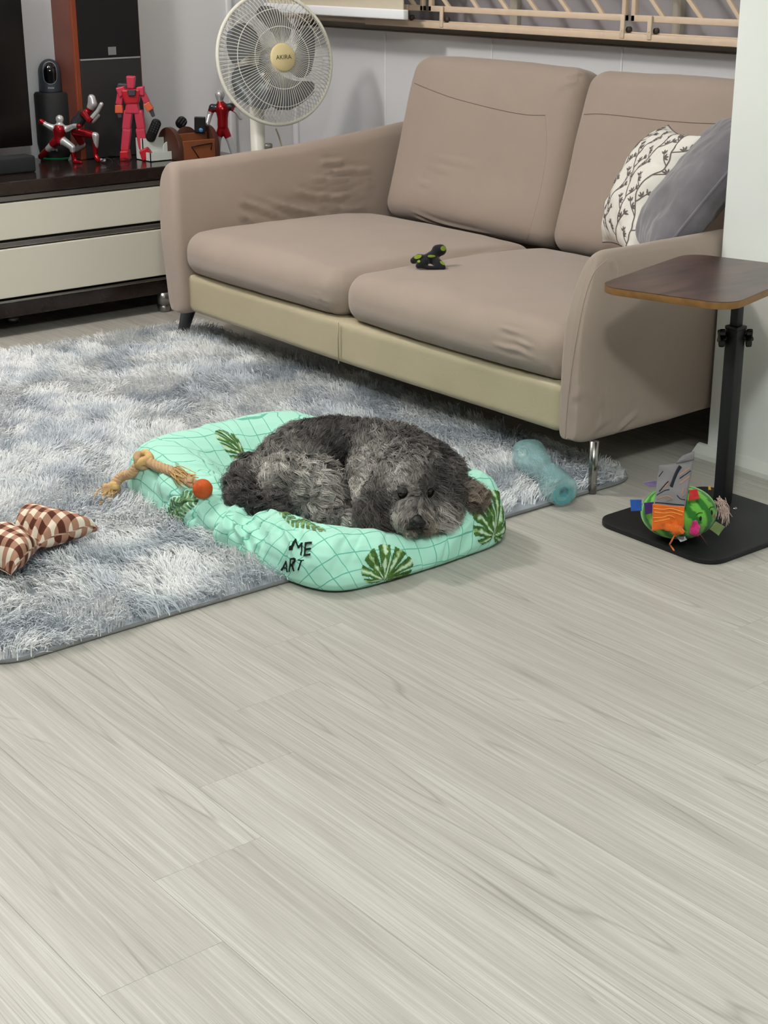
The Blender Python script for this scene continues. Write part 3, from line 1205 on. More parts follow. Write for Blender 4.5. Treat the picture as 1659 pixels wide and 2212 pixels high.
rA = rr_on_top(165, 352)
px_figure('toy_figure', 'small red and silver toy figure in a wide fighting stance', dict(
    head=(129, 257), neck=(129, 266), chest=(129, 280), belly=(127, 295), hip=(127, 303),
    sl=(111, 275), el=(101, 270), hl=(89, 262), sr=(147, 278), er=(160, 272, -0.02), hr=(172, 272, -0.03),
    hpl=(120, 305), kl=(108, 318, 0.01), fl=(88, 338, 0.05), hpr=(136, 304), kr=(156, 318, -0.01), ar=(160, 338), fr=(161, 350), tr=(175, 351, -0.02)),
    [[('neck', 5), ('chest', 14), ('belly', 11), ('hip', 11)], [('head', 8.5), ('neck', 4.5)],
     [('chest', 9), ('sl', 6.5), ('el', 5), ('hl', 5.5)], [('chest', 9), ('sr', 6.5), ('er', 5), ('hr', 4.5)],
     [('hip', 9), ('hpl', 9), ('kl', 7), ('fl', 6)], [('hip', 9), ('hpr', 9), ('kr', 7), ('ar', 5.5), ('fr', 5), ('tr', 3.5)]],
    rA, TOPZ, 1, [(SIL, 11, [('head', 'head')]), (SIL, 9, [('sl', 'el'), ('sr', 'er')]), (SIL, 10, [('neck', 'neck')]), (SIL, 8, [('sl', 'sr')]),
                  (SIL, 10, [('kl', 'kl'), ('hpr', 'kr')]), (SIL, 6, [('belly', 'hip')]), (RED, 8, [('hl', 'hl'), ('fl', 'fl'), ('ar', 'fr')])])
rB = rr_on_top(208, 350)
px_figure('toy_figure', 'crouching red and silver toy figure raising one hand', dict(
    head=(200, 224), top=(198, 212), neck=(191, 240), up=(178, 250), mid=(166, 266), hip=(164, 284),
    sh=(182, 246, -0.03), el=(193, 261, -0.06), hand=(211, 240, -0.06), tip=(219, 225, -0.06),
    sh2=(182, 248, 0.03), el2=(200, 262, 0.04), hd2=(212, 250, 0.05),
    k1=(207, 293, -0.03), a1=(206, 335, -0.02), f1=(212, 346, -0.03), t1=(226, 347, -0.05), k2=(178, 312, 0.03), a2=(160, 326, 0.05), f2=(152, 347, 0.05)),
    [[('top', 8), ('head', 10), ('neck', 6), ('up', 12), ('mid', 13), ('hip', 11)], [('up', 7), ('sh', 7), ('el', 5), ('hand', 4.5), ('tip', 4.5)],
     [('up', 7), ('sh2', 6), ('el2', 5), ('hd2', 4.5)], [('hip', 10), ('k1', 7), ('a1', 5), ('f1', 5), ('t1', 3.5)],
     [('hip', 10), ('k2', 7), ('a2', 5), ('f2', 5)]],
    rB, TOPZ, 1, [(SIL, 13, [('top', 'head')]), (SIL, 7, [('el', 'tip'), ('el2', 'hd2')]), (DGREY, 15, [('up', 'mid')]), (SIL, 8, [('k1', 't1'), ('k2', 'f2')]),
                  (RED, 9, [('neck', 'neck'), ('sh', 'el')])])
rC = rr_on_top(490, 336)
px_figure('toy_figure', 'red and silver toy figure standing beside the fan', dict(
    head=(475, 205), neck=(475, 219), chest=(480, 236), belly=(481, 255), hip=(481, 270), sl=(459, 232), el=(453, 248), hl=(448, 268, -0.02),
    sr=(499, 230), er=(512, 240), hr=(520, 254), kl=(471, 300), fl=(469, 338), kr=(496, 303), fr=(506, 338)),
    [[('neck', 5), ('chest', 14), ('belly', 11), ('hip', 11)], [('head', 10), ('neck', 5)], [('chest', 9), ('sl', 7.5), ('el', 6), ('hl', 5)],
     [('chest', 9), ('sr', 7.5), ('er', 6), ('hr', 5)], [('hip', 9), ('kl', 7), ('fl', 6)], [('hip', 9), ('kr', 7), ('fr', 6)]],
    rC, TOPZ, 1, [(SIL, 13, [('head', 'head')]), (SIL, 9, [('el', 'hl'), ('er', 'hr')]), (DGREY, 8, [('sl', 'sr')]), (SIL, 7, [('chest', 'chest')]), (SIL, 9, [('kl', 'fl'), ('kr', 'fr')])])

# plain red toy robot made of blocks
rD = rr_on_top(290, 345)
mpp = rD / FPX / math.cos(PITCH)
M_rob = mat('pinkish_red_plastic', rgb(188, 52, 76), 0.45)
M_rob2 = mat('deep_red_plastic', rgb(176, 22, 36), 0.4)
M_robd = mat('grey_robot_plastic', rgb(62, 58, 66), 0.5)
M_robo = mat('orange_robot_plastic', rgb(206, 92, 62), 0.5)
rob0 = at_r(288, 345, rD)
rob = thing('toy_robot', 'pinkish red plain toy robot standing before the loudspeaker', 'figurine', (rob0[0], rob0[1], TOPZ), 'toy figures on the television cabinet')


def rbx(name, x0, y0, x1, y1, w0, w1, m, depth=None, dz=0.0, bev=1.6):
    """tapered block between two photo points"""
    a, b = at_r(x0, y0, rD + dz), at_r(x1, y1, rD + dz)
    L_ = np.linalg.norm(b - a)
    w0_, w1_ = w0 * mpp, w1 * mpp
    dp = (depth or (w0 + w1) / 2) * mpp
    g = box((-0.5, -0.5, 0), (0.5, 0.5, 1), 0.12, 2)
    v = g[0].copy()
    wv = w0_ + (w1_ - w0_) * v[:, 2]
    v = np.stack([v[:, 0] * wv, v[:, 1] * dp, v[:, 2] * L_], 1)
    R_ = frame(b - a, HRIGHT)
    v = v @ R_.T + a
    v[:, 2] = np.maximum(v[:, 2], TOPZ)
    return part(name, (v, g[1]), m, rob, smooth=False)


rbx('head', 283, 191, 283, 164, 13, 18, M_rob, 16)
rbx('torso', 286, 224, 283, 192, 26, 40, M_rob2, 24)
rbx('chest_plate', 287, 206, 286, 193, 14, 18, M_robd, 30, -0.004)
rbx('waist', 287, 245, 286, 222, 30, 22, M_rob, 20)
rbx('backpack', 268, 202, 268, 180, 28, 24, M_robd, 16, 0.05)
for sx, lab in ((-1, 0), (1, 1)):
    if sx < 0:
        rbx('shoulder_pad', 255, 200, 272, 193, 20, 14, M_rob, 20)
        rbx('upper_arm', 261, 200, 257, 226, 12, 13, M_rob, 12)
        rbx('forearm', 257, 226, 258, 244, 14, 16, M_robo, 13)
        rbx('hand', 258, 243, 260, 254, 11, 7, M_robd, 8)
        rbx('thigh', 278, 238, 273, 280, 17, 16, M_rob, 17)
        rbx('shin', 275, 276, 270, 326, 17, 16, M_rob, 17)
        rbx('foot', 270, 324, 272, 346, 17, 19, M_rob2, 36, -0.015)
    else:
        rbx('shoulder_pad', 312, 196, 296, 196, 18, 14, M_rob, 20)
        rbx('upper_arm', 308, 200, 318, 222, 11, 12, M_rob, 12)
        rbx('forearm', 316, 222, 326, 238, 13, 14, M_robo, 13)
        rbx('hand', 326, 237, 332, 252, 9, 6, M_robd, 8)
        rbx('thigh', 299, 238, 306, 280, 17, 17, M_rob, 17)
        rbx('shin', 303, 276, 311, 322, 18, 18, M_rob, 17)
        rbx('foot', 311, 320, 322, 342, 18, 24, M_rob2, 36, -0.01)

# ---------------------------------------------------------------- eyeglasses
ge = at_z(240, 350, TOPZ)
gm = mat('black_wire', rgb(14, 14, 15), 0.3, metal=0.4)
gls = thing('eyeglasses', 'folded thin rimmed eyeglasses lying before the toy robot', 'eyeglasses', (ge[0], ge[1], TOPZ))
for (px, py) in ((230, 351), (268, 350)):
    c = at_z(px, py, TOPZ + 0.016)
    a = np.linspace(0, 2 * math.pi, 36, endpoint=False)
    nrm = frame(-HFWD * 0.75 + np.array([0, 0, 0.66]), HRIGHT)
    ring = c + 0.021 * np.cos(a)[:, None] * nrm[:, 0] + 0.0175 * np.sin(a)[:, None] * nrm[:, 1]
    part('rim', tube(ring, 0.0011, 6, closed=True), gm, gls)
    part('lens', (np.concatenate([ring, c[None]]), [[i, (i + 1) % 36, 36] for i in range(36)]),
         mat('clear_lens', (0.9, 0.9, 0.9, 1), 0.03, trans=1.0, ior=1.1, alpha=0.35), gls)
p1, p2 = at_z(241, 346, TOPZ + 0.024), at_z(256, 346, TOPZ + 0.024)
part('bridge', tube(smooth_path([p1, (p1 + p2) / 2 + [0, 0, 0.004], p2], 10), 0.0011, 6), gm, gls)
q0 = at_z(236, 340, TOPZ + 0.02)
part('temple', tube(smooth_path([at_z(216, 350, TOPZ + 0.02), at_z(232, 340, TOPZ + 0.012), at_z(247, 331, TOPZ + 0.004)], 16), 0.0013, 6), gm, gls)
part('temple', tube(smooth_path([at_z(283, 349, TOPZ + 0.02), at_z(268, 342, TOPZ + 0.010), at_z(240, 336, TOPZ + 0.003)], 16), 0.0013, 6), gm, gls)

# ---------------------------------------------------------------- white organiser, remotes, wooden caddy
M_wht = mat('white_plastic', rgb(214, 218, 212), 0.4)
Lx = LEFT_X
p0 = at_z(378, 345, TOPZ)      # front right foot of the organiser
oxf = p0[0]


def open_box(lo, hi, t):
    lo, hi = np.array(lo), np.array(hi)
    return join(box(lo, (hi[0], hi[1], lo[2] + t)), box(lo, (lo[0] + t, hi[1], hi[2])), box((hi[0] - t, lo[1], lo[2]), hi),
                box(lo, (hi[0], lo[1] + t, hi[2])), box((lo[0], hi[1] - t, lo[2]), hi))


org = thing('desk_organiser', 'white plastic desk organiser holding a remote control', 'organiser', (oxf - 0.05, p0[1] - 0.06, TOPZ))
zt1 = at_x(340, 297, oxf - 0.05)[2]
zt2 = at_x(375, 326, oxf)[2]
part('tall_tray', open_box((oxf - 0.10, p0[1] - 0.10, TOPZ), (oxf - 0.05, p0[1], zt1), 0.003), M_wht, org, smooth=False)
part('low_tray', open_box((oxf - 0.05, p0[1] - 0.10, TOPZ), (oxf, p0[1], zt2), 0.003), M_wht, org, smooth=False)
tabp = prism(round_rect(-0.022, 0.022, 0, 0.06, 0.021), 0, 0.003)
c = at_x(364, 330, oxf - 0.03)
tb = part('divider_tab', xf(tabp, np.array([[0, 0, 1.0], [1.0, 0, 0], [0, 1.0, 0]]), (oxf - 0.03, c[1], c[2] - 0.02)), M_wht, org, smooth=False)
part('peg', sphere((oxf - 0.026, c[1], c[2] + 0.012), 0.004, 10), M_wht, tb)
M_rem = mat('black_remote_plastic', rgb(16, 16, 17), 0.35)


def remote(name, label, px0, py0, px1, py1, r, w, th, grp='remote controls on the cabinet'):
    a, b = at_r(px0, py0, r), at_r(px1, py1, r)
    L_ = np.linalg.norm(b - a)
    t = thing(name, label, 'remote', a, grp)
    R_ = frame(b - a, HRIGHT + HFWD * 0.2)
    part('body', xf(xf(prism(round_rect(-w / 2, w / 2, 0, L_, w * 0.45), -th / 2, th / 2, 0.002), np.array([[1, 0, 0], [0, 0, -1], [0, 1, 0]], float)), R_, a), M_rem, t, sharp=40)
    for i in range(5):
        for j in (-1, 0, 1):
            p = a + R_ @ np.array([j * w * 0.26, -th / 2, L_ * (0.45 + 0.1 * i)])
            q = a + R_ @ np.array([j * w * 0.26, th / 2, L_ * (0.45 + 0.1 * i)])
            s_ = p if np.linalg.norm(p - CAM) < np.linalg.norm(q - CAM) else q
            part('button', sphere(s_, w * 0.085, 8), mat('grey_button', rgb(52, 52, 54), 0.5), t)
    return t


r_org = (np.array([oxf - 0.075, p0[1] - 0.1, 0])).dot(HFWD)
remote('remote_control', 'black remote standing in the white organiser', 322, 305, 341, 258, r_org, 0.034, 0.016)

# wooden caddy with arched ends
M_cadw = mat('dark_brown_caddy_wood', rgb(74, 44, 34), 0.35, var=0.12, vscale=18)
M_cadl = mat('orange_brown_caddy_front', rgb(138, 78, 48), 0.45, var=0.1, vscale=18)
k0 = at_z(392, 348, TOPZ)
k1 = at_z(470, 341, TOPZ)
kx = (k0[0] + k1[0]) / 2
ky0, ky1 = k0[1] + 0.005, k1[1]
cad = thing('wooden_caddy', 'brown wooden remote caddy with arched ends beside the organiser', 'caddy', (kx - 0.06, (ky0 + ky1) / 2, TOPZ))
hk = at_x(372, 276, kx - 0.05)[2] - TOPZ
arch = [(-0.15, 0), (0.0, 0)] + [(-0.075 + 0.075 * math.cos(a), (hk - 0.075) + 0.075 * math.sin(a)) for a in np.linspace(0, math.pi, 18)]
PM = np.array([[1.0, 0, 0], [0, 0, 1.0], [0, 1.0, 0]])
for yk in (ky0 - 0.016, ky1 - 0.004):
    g = prism(arch, 0, 0.020, 0.003)
    part('arched_end', xf(g, PM, (kx, yk, TOPZ)), M_cadw, cad, sharp=40)
part('front_panel', box((kx - 0.012, ky0 + 0.004, TOPZ), (kx - 0.002, ky1 - 0.004, at_x(430, 303, kx)[2]), 0.002), M_cadl, cad, smooth=False)
part('inner_panel', box((kx - 0.062, ky0 + 0.004, TOPZ), (kx - 0.054, ky1 - 0.004, at_x(430, 286, kx - 0.05)[2]), 0.002), M_cadl, cad, smooth=False)
hb = at_x(405, 274, kx - 0.075)[2]
yc_ = at_x(402, 285, kx - 0.09)[1]
back_poly = [(yc_ - 0.045, 0), (yc_ + 0.11, 0), (yc_ + 0.11, hb - TOPZ - 0.035)] + \
            [(yc_ + 0.0 + 0.045 * math.cos(a), hb - TOPZ - 0.045 + 0.045 * math.sin(a)) for a in np.linspace(0.2, math.pi, 14)]
part('back_panel', xf(prism(back_poly, 0, 0.008, 0.001), np.array([[0, 0, 1.0], [1.0, 0, 0], [0, 1.0, 0]]), (kx - 0.095, 0, TOPZ)), M_cadw, cad, sharp=40)
# wire triangle ornament on the front
tri = [at_x(x, y, kx + 0.001) for x, y in ((414, 317), (458, 309), (456, 324), (430, 341))]
for a, b in ((tri[0], tri[1]), (tri[0], tri[3]), (tri[1], tri[2])):
    part('wire_ornament', tube([a, b], 0.0018, 6), gm, cad)
r_k = np.array([kx - 0.07, (ky0 + ky1) / 2, 0]).dot(HFWD)
remote('remote_control', 'slanted black remote at the back of the wooden caddy', 384, 275, 399, 254, r_k + 0.02, 0.036, 0.014)
cg_a, cg_b = at_r(432, 287, r_k), at_r(432, 252, r_k)
cgt = thing('remote_control', 'square black remote with a blue button in the wooden caddy', 'remote', cg_a, 'remote controls on the cabinet')
R_ = frame(cg_b - cg_a, HRIGHT)
part('body', xf(box((-0.020, -0.006, 0), (0.020, 0.006, np.linalg.norm(cg_b - cg_a)), 0.003), R_, cg_a), M_rem, cgt, smooth=False)
bt = at_r(434, 281, r_k - 0.008)
part('blue_button', xf(lathe([(0, 0.002), (0.006, 0.0015), (0.0075, 0)], 18, caps=False), frame(-HFWD), bt), mat('blue_button', rgb(72, 130, 184), 0.4), cgt, label='round blue button')

# ================================================================= STAND FAN
rF = 5.55
fc = at_r(612, 124, rF)           # centre of the front badge
R_g = 0.221
M_fan = mat('ivory_fan_plastic', rgb(232, 230, 218), 0.4)
M_fanw = mat('white_fan_wire', rgb(226, 224, 216), 0.45)
M_badge = mat('yellowed_fan_badge', rgb(222, 206, 156), 0.4)
M_blade = mat('smoke_grey_blade', rgb(86, 92, 96), 0.25, alpha=0.86)
# fan looks to the right of the camera and a little down
fdir = -HFWD * math.cos(math.radians(31)) + HRIGHT * math.sin(math.radians(31))
fdir = fdir * math.cos(math.radians(6)) + np.array([0, 0, -1.0]) * math.sin(math.radians(6)) * -1.6
fdir /= np.linalg.norm(fdir)
FR = frame(fdir, np.cross(np.array([0, 0, 1.0]), fdir))       # columns: x right, y up, z out
cF = fc - fdir * 0.062            # plane of the guard rim
pole_xy = (fc - fdir * 0.20)
fan = thing('stand_fan', 'ivory pedestal fan with round wire guard behind the sofa arm', 'fan', (pole_xy[0], pole_xy[1], 0.0))


def fl(v):
    return np.asarray(v) @ FR.T + cF


def guard(n, depth, r_in, back=False):
    geos = []
    for i in range(n):
        a = 2 * math.pi * i / n
        tw = 0.0 if not back else 0.12
        pts = []
        for t in np.linspace(0, 1, 9):
            r = r_in + (R_g - r_in) * t
            z = depth * (1 - t ** 3.2) ** 0.75
            aa = a + tw * t
            pts.append((r * math.cos(aa), r * math.sin(aa), -z if back else z))
        geos.append(tube(fl(pts), 0.0011, 4, caps=False))
    return join(*geos)


front = part('front_guard', guard(96, 0.058, 0.036), M_fanw, fan)
for rr_ in (0.105, 0.165):
    t_ = (rr_ - 0.036) / (R_g - 0.036)
    z = 0.058 * (1 - t_ ** 3.2) ** 0.75 - 0.002
    a = np.linspace(0, 2 * math.pi, 64, endpoint=False)
    part('guard_ring', tube(fl(np.stack([rr_ * np.cos(a), rr_ * np.sin(a), 0 * a + z], 1)), 0.0015, 5, closed=True), M_fanw, front)
back = part('rear_guard', guard(80, 0.085, 0.05, True), M_fanw, fan)
for rr_ in (0.11, 0.17):
    t_ = (rr_ - 0.05) / (R_g - 0.05)
    z = -0.085 * (1 - t_ ** 3.2) ** 0.75
    a = np.linspace(0, 2 * math.pi, 64, endpoint=False)
    part('guard_ring', tube(fl(np.stack([rr_ * np.cos(a), rr_ * np.sin(a), 0 * a + z], 1)), 0.0015, 5, closed=True), M_fanw, back)
a = np.linspace(0, 2 * math.pi, 96, endpoint=False)
part('guard_rim', tube(fl(np.stack([R_g * np.cos(a), R_g * np.sin(a), 0 * a], 1)), 0.0070, 10, closed=True, flat=1.0), M_fan, fan)
bd = part('badge', xf(lathe([(0.0, 0.010), (0.043, 0.010), (0.0475, 0.006), (0.049, 0.0), (0.048, -0.006), (0.043, -0.008)], 48, caps=False), FR, fl([[0, 0, 0.055]])[0]), M_badge, fan)
part('badge_ring', xf(lathe([(0.0475, 0.003), (0.0505, 0.001), (0.0505, -0.004), (0.0475, -0.006)], 48, caps=False), FR, fl([[0, 0, 0.054]])[0]),
     mat('olive_badge_ring', rgb(118, 108, 74), 0.5), fan)
tv_, tf_ = text_geo('AKIRA', 0.0215)
tv_ = tv_ * np.array([0.98, 1.0, 1]) + np.array([0, 0, 0.0657])
part('lettering', (fl(tv_), tf_), mat('badge_print', rgb(40, 36, 24), 0.6), bd, smooth=False)
# blades: five broad swept blades
hub = part('hub', xf(lathe([(0, 0.026), (0.03, 0.024), (0.042, 0.012), (0.044, -0.02)], 32, caps=False), FR, fl([[0, 0, -0.02]])[0]), M_blade, fan)
for k in range(5):
    a0 = math.radians(72 * k + 60)
    nu, nv = 12, 10
    P = []
    for i in range(nu):
        u = i / (nu - 1)
        r = 0.035 + (0.182 - 0.035) * u
        half = 0.12 + 0.44 * math.sin(min(1, u * 1.15) * math.pi * 0.62) ** 1.2
        if u > 0.8:
            half *= math.sqrt(max(0.02, 1 - ((u - 0.8) / 0.2) ** 2 * 0.75))
        sw = 0.5 * u ** 1.5
        for j in range(nv):
            v = j / (nv - 1) * 2 - 1
            aa = a0 + sw + v * half
            P.append((r * math.cos(aa), r * math.sin(aa), -0.02 + 0.028 * v * (0.6 + 0.4 * u)))
    part('blade', (fl(P), grid_faces(nu, nv)), M_blade, fan)
# motor housing, neck, pole
part('motor_housing', xf(lathe([(0.0, -0.19), (0.03, -0.188), (0.055, -0.17), (0.064, -0.12), (0.06, -0.09), (0.0, -0.085)], 32, caps=False), FR, cF), M_fan, fan)
mc = fl([[0, 0, -0.14]])[0]
pz = np.array([mc[0], mc[1], 0])
pole_top = mc[2] - 0.05
pb = at_r(557, 300, mc.dot(HFWD))
px_, py_ = pb[0], pb[1]
part('neck', tube([(mc[0], mc[1], mc[2] - 0.03), (px_, py_, mc[2] - 0.10), (px_, py_, mc[2] - 0.16)], [0.028, 0.028, 0.024], 20), M_fan, fan)
part('height_tube', tube([(px_, py_, mc[2] - 0.12), (px_, py_, 0.05)], [0.0265, 0.0265], 24), M_fan, fan)
zk = at_r(573, 316, mc.dot(HFWD))[2]
part('height_knob', xf(lathe([(0, 0.030), (0.008, 0.030), (0.012, 0.024), (0.012, 0.006), (0.008, 0)], 18), frame(HRIGHT), (px_ + HRIGHT[0] * 0.022, py_ + HRIGHT[1] * 0.022, zk)),
     mat('grey_knob', rgb(150, 146, 142), 0.35, metal=0.4), fan)
part('base_plate', xf(lathe([(0.0, 0.0), (0.115, 0.0), (0.12, 0.012), (0.09, 0.03), (0.04, 0.05), (0.03, 0.09), (0.0, 0.09)], 40), t=(px_, py_, 0)), M_fan, fan)
cordp = [at_r(596, 278, mc.dot(HFWD) + 0.03), at_r(604, 300, mc.dot(HFWD) + 0.03), at_r(610, 325, mc.dot(HFWD) + 0.02), at_r(612, 350, mc.dot(HFWD))]
part('cord', tube(smooth_path(cordp, 24), 0.003, 8), mat('beige_cord', rgb(196, 184, 160), 0.6), fan)

# ================================================================= SHAG RUG
RX0, RX1, RY0, RY1 = -4.50, -2.43, 1.00, 2.74
rug = thing('shag_rug', 'fluffy mottled blue grey shag rug under the dog bed', 'rug', ((RX0 + RX1) / 2, (RY0 + RY1) / 2, 0.0))
M_rugb = mat('rug_backing', rgb(150, 156, 164), 0.9)
M_pile = mat('rug_pile', (1, 1, 1, 1), 0.75, attr='Col', spec=0.2, sheen=0.2)


def rug_outline(ins=0.0):
    pts = np.array(round_rect(RX0 + ins, RX1 - ins, RY0 + ins, RY1 - ins, 0.09 - ins * 0.5, 10))
    out = []
    for a, b in zip(pts, np.roll(pts, -1, 0)):
        k = max(1, int(np.linalg.norm(b - a) / 0.03))
        for t in np.linspace(0, 1, k, endpoint=False):
            out.append(a + (b - a) * t)
    out = np.array(out)
    w = (fbm(np.concatenate([out * 2.2, np.zeros((len(out), 1))], 1), 3, 2) - 0.5) * 0.03
    c = np.array([(RX0 + RX1) / 2, (RY0 + RY1) / 2])
    d = out - c
    return out + d / np.linalg.norm(d, axis=1)[:, None] * w[:, None]


ol = rug_outline()
part('backing', prism([tuple(p) for p in ol], 0.001, 0.009), M_rugb, rug, smooth=False)
part('edge_binding', tube(np.concatenate([ol, np.full((len(ol), 1), 0.0045)], 1), 0.0042, 6, closed=True), mat('rug_binding', rgb(122, 122, 122), 0.8), rug)

# bed footprint, used to leave out pile that nothing shows
BC = np.array([-2.733, 1.950])
BA, BB = 0.438, 0.283
n_t = 30000
tx = RNG.uniform(RX0 + 0.008, RX1 - 0.008, n_t)
ty = RNG.uniform(RY0 + 0.008, RY1 - 0.008, n_t)
dx, dy = np.maximum(np.maximum(RX0 + 0.09 - tx, tx - (RX1 - 0.09)), 0), np.maximum(np.maximum(RY0 + 0.09 - ty, ty - (RY1 - 0.09)), 0)
keep = (dx ** 2 + dy ** 2 < 0.085 ** 2)
keep &= ~((np.abs(tx - BC[0]) < BA - 0.05) & (np.abs(ty - BC[1]) < BB - 0.05))
_ft = at_z(392, 728, 0.0)
keep &= ~((np.hypot(tx - _ft[0] - 0.01, ty - _ft[1] + 0.01) < 0.035))
tx, ty = tx[keep], ty[keep]
n_t = len(tx)
T2 = np.stack([tx, ty, np.zeros(n_t)], 1)
ang = (fbm(T2 * 2.6, 41, 3) - 0.5) * 11.0 + (fbm(T2 * 11.0, 47, 2) - 0.5) * 5.0
lean = 0.55 + 0.5 * (fbm(T2 * 7.0, 44, 2) - 0.5)
_rr = T2 @ np.array([[0.62, -0.78, 0], [0.78, 0.62, 0], [0, 0, 1]])
mot = fbm(_rr * np.array([9.0, 9.0, 1]), 51, 3)
mot2 = fbm(T2 * 16.0, 57, 3)
tone = np.clip((mot - 0.5) * 2.6 + 0.62 + (mot2 - 0.5) * 1.3, 0, 1)
light = np.array(lin((254, 255, 255)))
mid = np.array(lin((240, 243, 246)))
dark = np.array(lin((204, 210, 218)))
tc_ = np.where(tone[:, None] > 0.5, mid + (light - mid) * (tone[:, None] - 0.5) * 2, dark + (mid - dark) * tone[:, None] * 2)
K = 6
n_s = n_t * K
rep = np.repeat(np.arange(n_t), K)
r0 = np.stack([tx[rep] + RNG.normal(0, 0.0045, n_s), ty[rep] + RNG.normal(0, 0.0045, n_s), np.full(n_s, 0.007)], 1)
aa = ang[rep] + RNG.normal(0, 0.42, n_s)
Ls = RNG.uniform(0.030, 0.047, n_s)
ln_ = np.clip(lean[rep] + RNG.normal(0, 0.16, n_s), 0.15, 1.0)
d0 = np.stack([np.cos(aa), np.sin(aa), np.zeros(n_s)], 1)
steps = np.linspace(0, 1, 5)
curl = RNG.normal(0, 0.35, n_s)
mids = np.zeros((n_s, 5, 3))
side = np.stack([-np.sin(aa), np.cos(aa), np.zeros(n_s)], 1)
for i, t in enumerate(steps):
    hz = (1 - (1 - t) ** 1.8) * (1.05 - 0.62 * ln_)
    mids[:, i] = r0 + d0 * (Ls * ln_ * t ** 1.3)[:, None] + side * (Ls * 0.3 * curl * t * t)[:, None]
    mids[:, i, 2] += Ls * hz * (1 - 0.10 * t * t * ln_ * 2)
wid = np.array([1.0, 1.0, 0.85, 0.6, 0.22])[None, :] * RNG.uniform(0.0016, 0.0026, n_s)[:, None]
wd = np.repeat((side + RNG.normal(0, 0.35, (n_s, 3)))[:, None, :], 5, 1)
wd /= np.linalg.norm(wd, axis=2)[..., None]
cs = tc_[rep] * RNG.uniform(0.82, 1.14, n_s)[:, None]
V_, F_, C_ = strand_mesh(r0, mids, wid, wd, np.clip(cs, 0, 1))
V_[:, 2] = np.maximum(V_[:, 2], 0.002)
# nothing of the pile pokes out past the binding by more than a few centimetres
pile = part('pile', (V_, F_), M_pile, rug, col=C_)
pile['kind'] = 'stuff'

# ================================================================= DOG BED
def bed_fabric():
    m = bpy.data.materials.new('mint_grid_cotton')
    m.use_nodes = True
    nt = m.node_tree
    N, L = nt.nodes, nt.links
    b = N['Principled BSDF']
    uvn = N.new('ShaderNodeUVMap'); uvn.uv_map = 'UVMap'
    nz = N.new('ShaderNodeTexNoise'); nz.inputs['Scale'].default_value = 7.0; nz.inputs['Detail'].default_value = 1.0
    L.new(uvn.outputs[0], nz.inputs['Vector'])
    sub = N.new('ShaderNodeVectorMath'); sub.operation = 'SUBTRACT'; sub.inputs[1].default_value = (0.5, 0.5, 0.5)
    L.new(nz.outputs['Color'], sub.inputs[0])
    scl = N.new('ShaderNodeVectorMath'); scl.operation = 'SCALE'; scl.inputs['Scale'].default_value = 0.035
    L.new(sub.outputs[0], scl.inputs[0])
    add = N.new('ShaderNodeVectorMath'); add.operation = 'ADD'
    L.new(uvn.outputs[0], add.inputs[0]); L.new(scl.outputs[0], add.inputs[1])
    mp = N.new('ShaderNodeMapping')
    mp.inputs['Rotation'].default_value = (0, 0, math.radians(7))
    mp.inputs['Scale'].default_value = (1 / 0.052, 1 / 0.048, 1)
    L.new(add.outputs[0], mp.inputs['Vector'])
    fr = N.new('ShaderNodeVectorMath'); fr.operation = 'FRACTION'
    L.new(mp.outputs[0], fr.inputs[0])
    sp = N.new('ShaderNodeSeparateXYZ')
    L.new(fr.outputs[0], sp.inputs[0])

    def lineof(out):
        a = N.new('ShaderNodeMath'); a.operation = 'SUBTRACT'; a.inputs[1].default_value = 0.5
        L.new(out, a.inputs[0])
        c = N.new('ShaderNodeMath'); c.operation = 'ABSOLUTE'
        L.new(a.outputs[0], c.inputs[0])
        k = N.new('ShaderNodeMapRange')
        k.inputs['From Min'].default_value = 0.022; k.inputs['From Max'].default_value = 0.034
        k.inputs['To Min'].default_value = 1.0; k.inputs['To Max'].default_value = 0.0
        L.new(c.outputs[0], k.inputs['Value'])
        return k.outputs['Result']
    mx = N.new('ShaderNodeMath'); mx.operation = 'MAXIMUM'
    L.new(lineof(sp.outputs['X']), mx.inputs[0]); L.new(lineof(sp.outputs['Y']), mx.inputs[1])
    cm = N.new('ShaderNodeMix'); cm.data_type = 'RGBA'
    cm.inputs[6].default_value = rgb(178, 235, 215)
    cm.inputs[7].default_value = rgb(104, 188, 164)
    L.new(mx.outputs[0], cm.inputs[0])
    L.new(cm.outputs[2], b.inputs['Base Color'])
    b.inputs['Roughness'].default_value = 0.72
    b.inputs['Sheen Weight'].default_value = 0.1
    b.inputs['Specular IOR Level'].default_value = 0.25
    return m


M_bed = bed_fabric()
# profile from the middle outwards: inset d from the edge, height z (for unit bolster height 1), arc length is measured below
PROF_D = np.array([BB, 0.22, 0.178, 0.152, 0.128, 0.105, 0.082, 0.06, 0.04, 0.022, 0.008, 0.0, -0.004, -0.004, 0.002, 0.014, 0.05])
PROF_Z = np.array([0.0, 0.0, 0.02, 0.12, 0.42, 0.74, 0.93, 1.0, 0.98, 0.88, 0.72, 0.53, 0.36, 0.20, 0.08, 0.0, 0.0])
PROF_I = np.array([1, 1, 1, 1, 1, 1, 1, 1, 1, 1, 1, 1, 1, 1, 1, 1, 1.0])
BED_FLOOR = 0.042


def bump_(x, c, w):
    return np.exp(-((x - c) / w) ** 2)


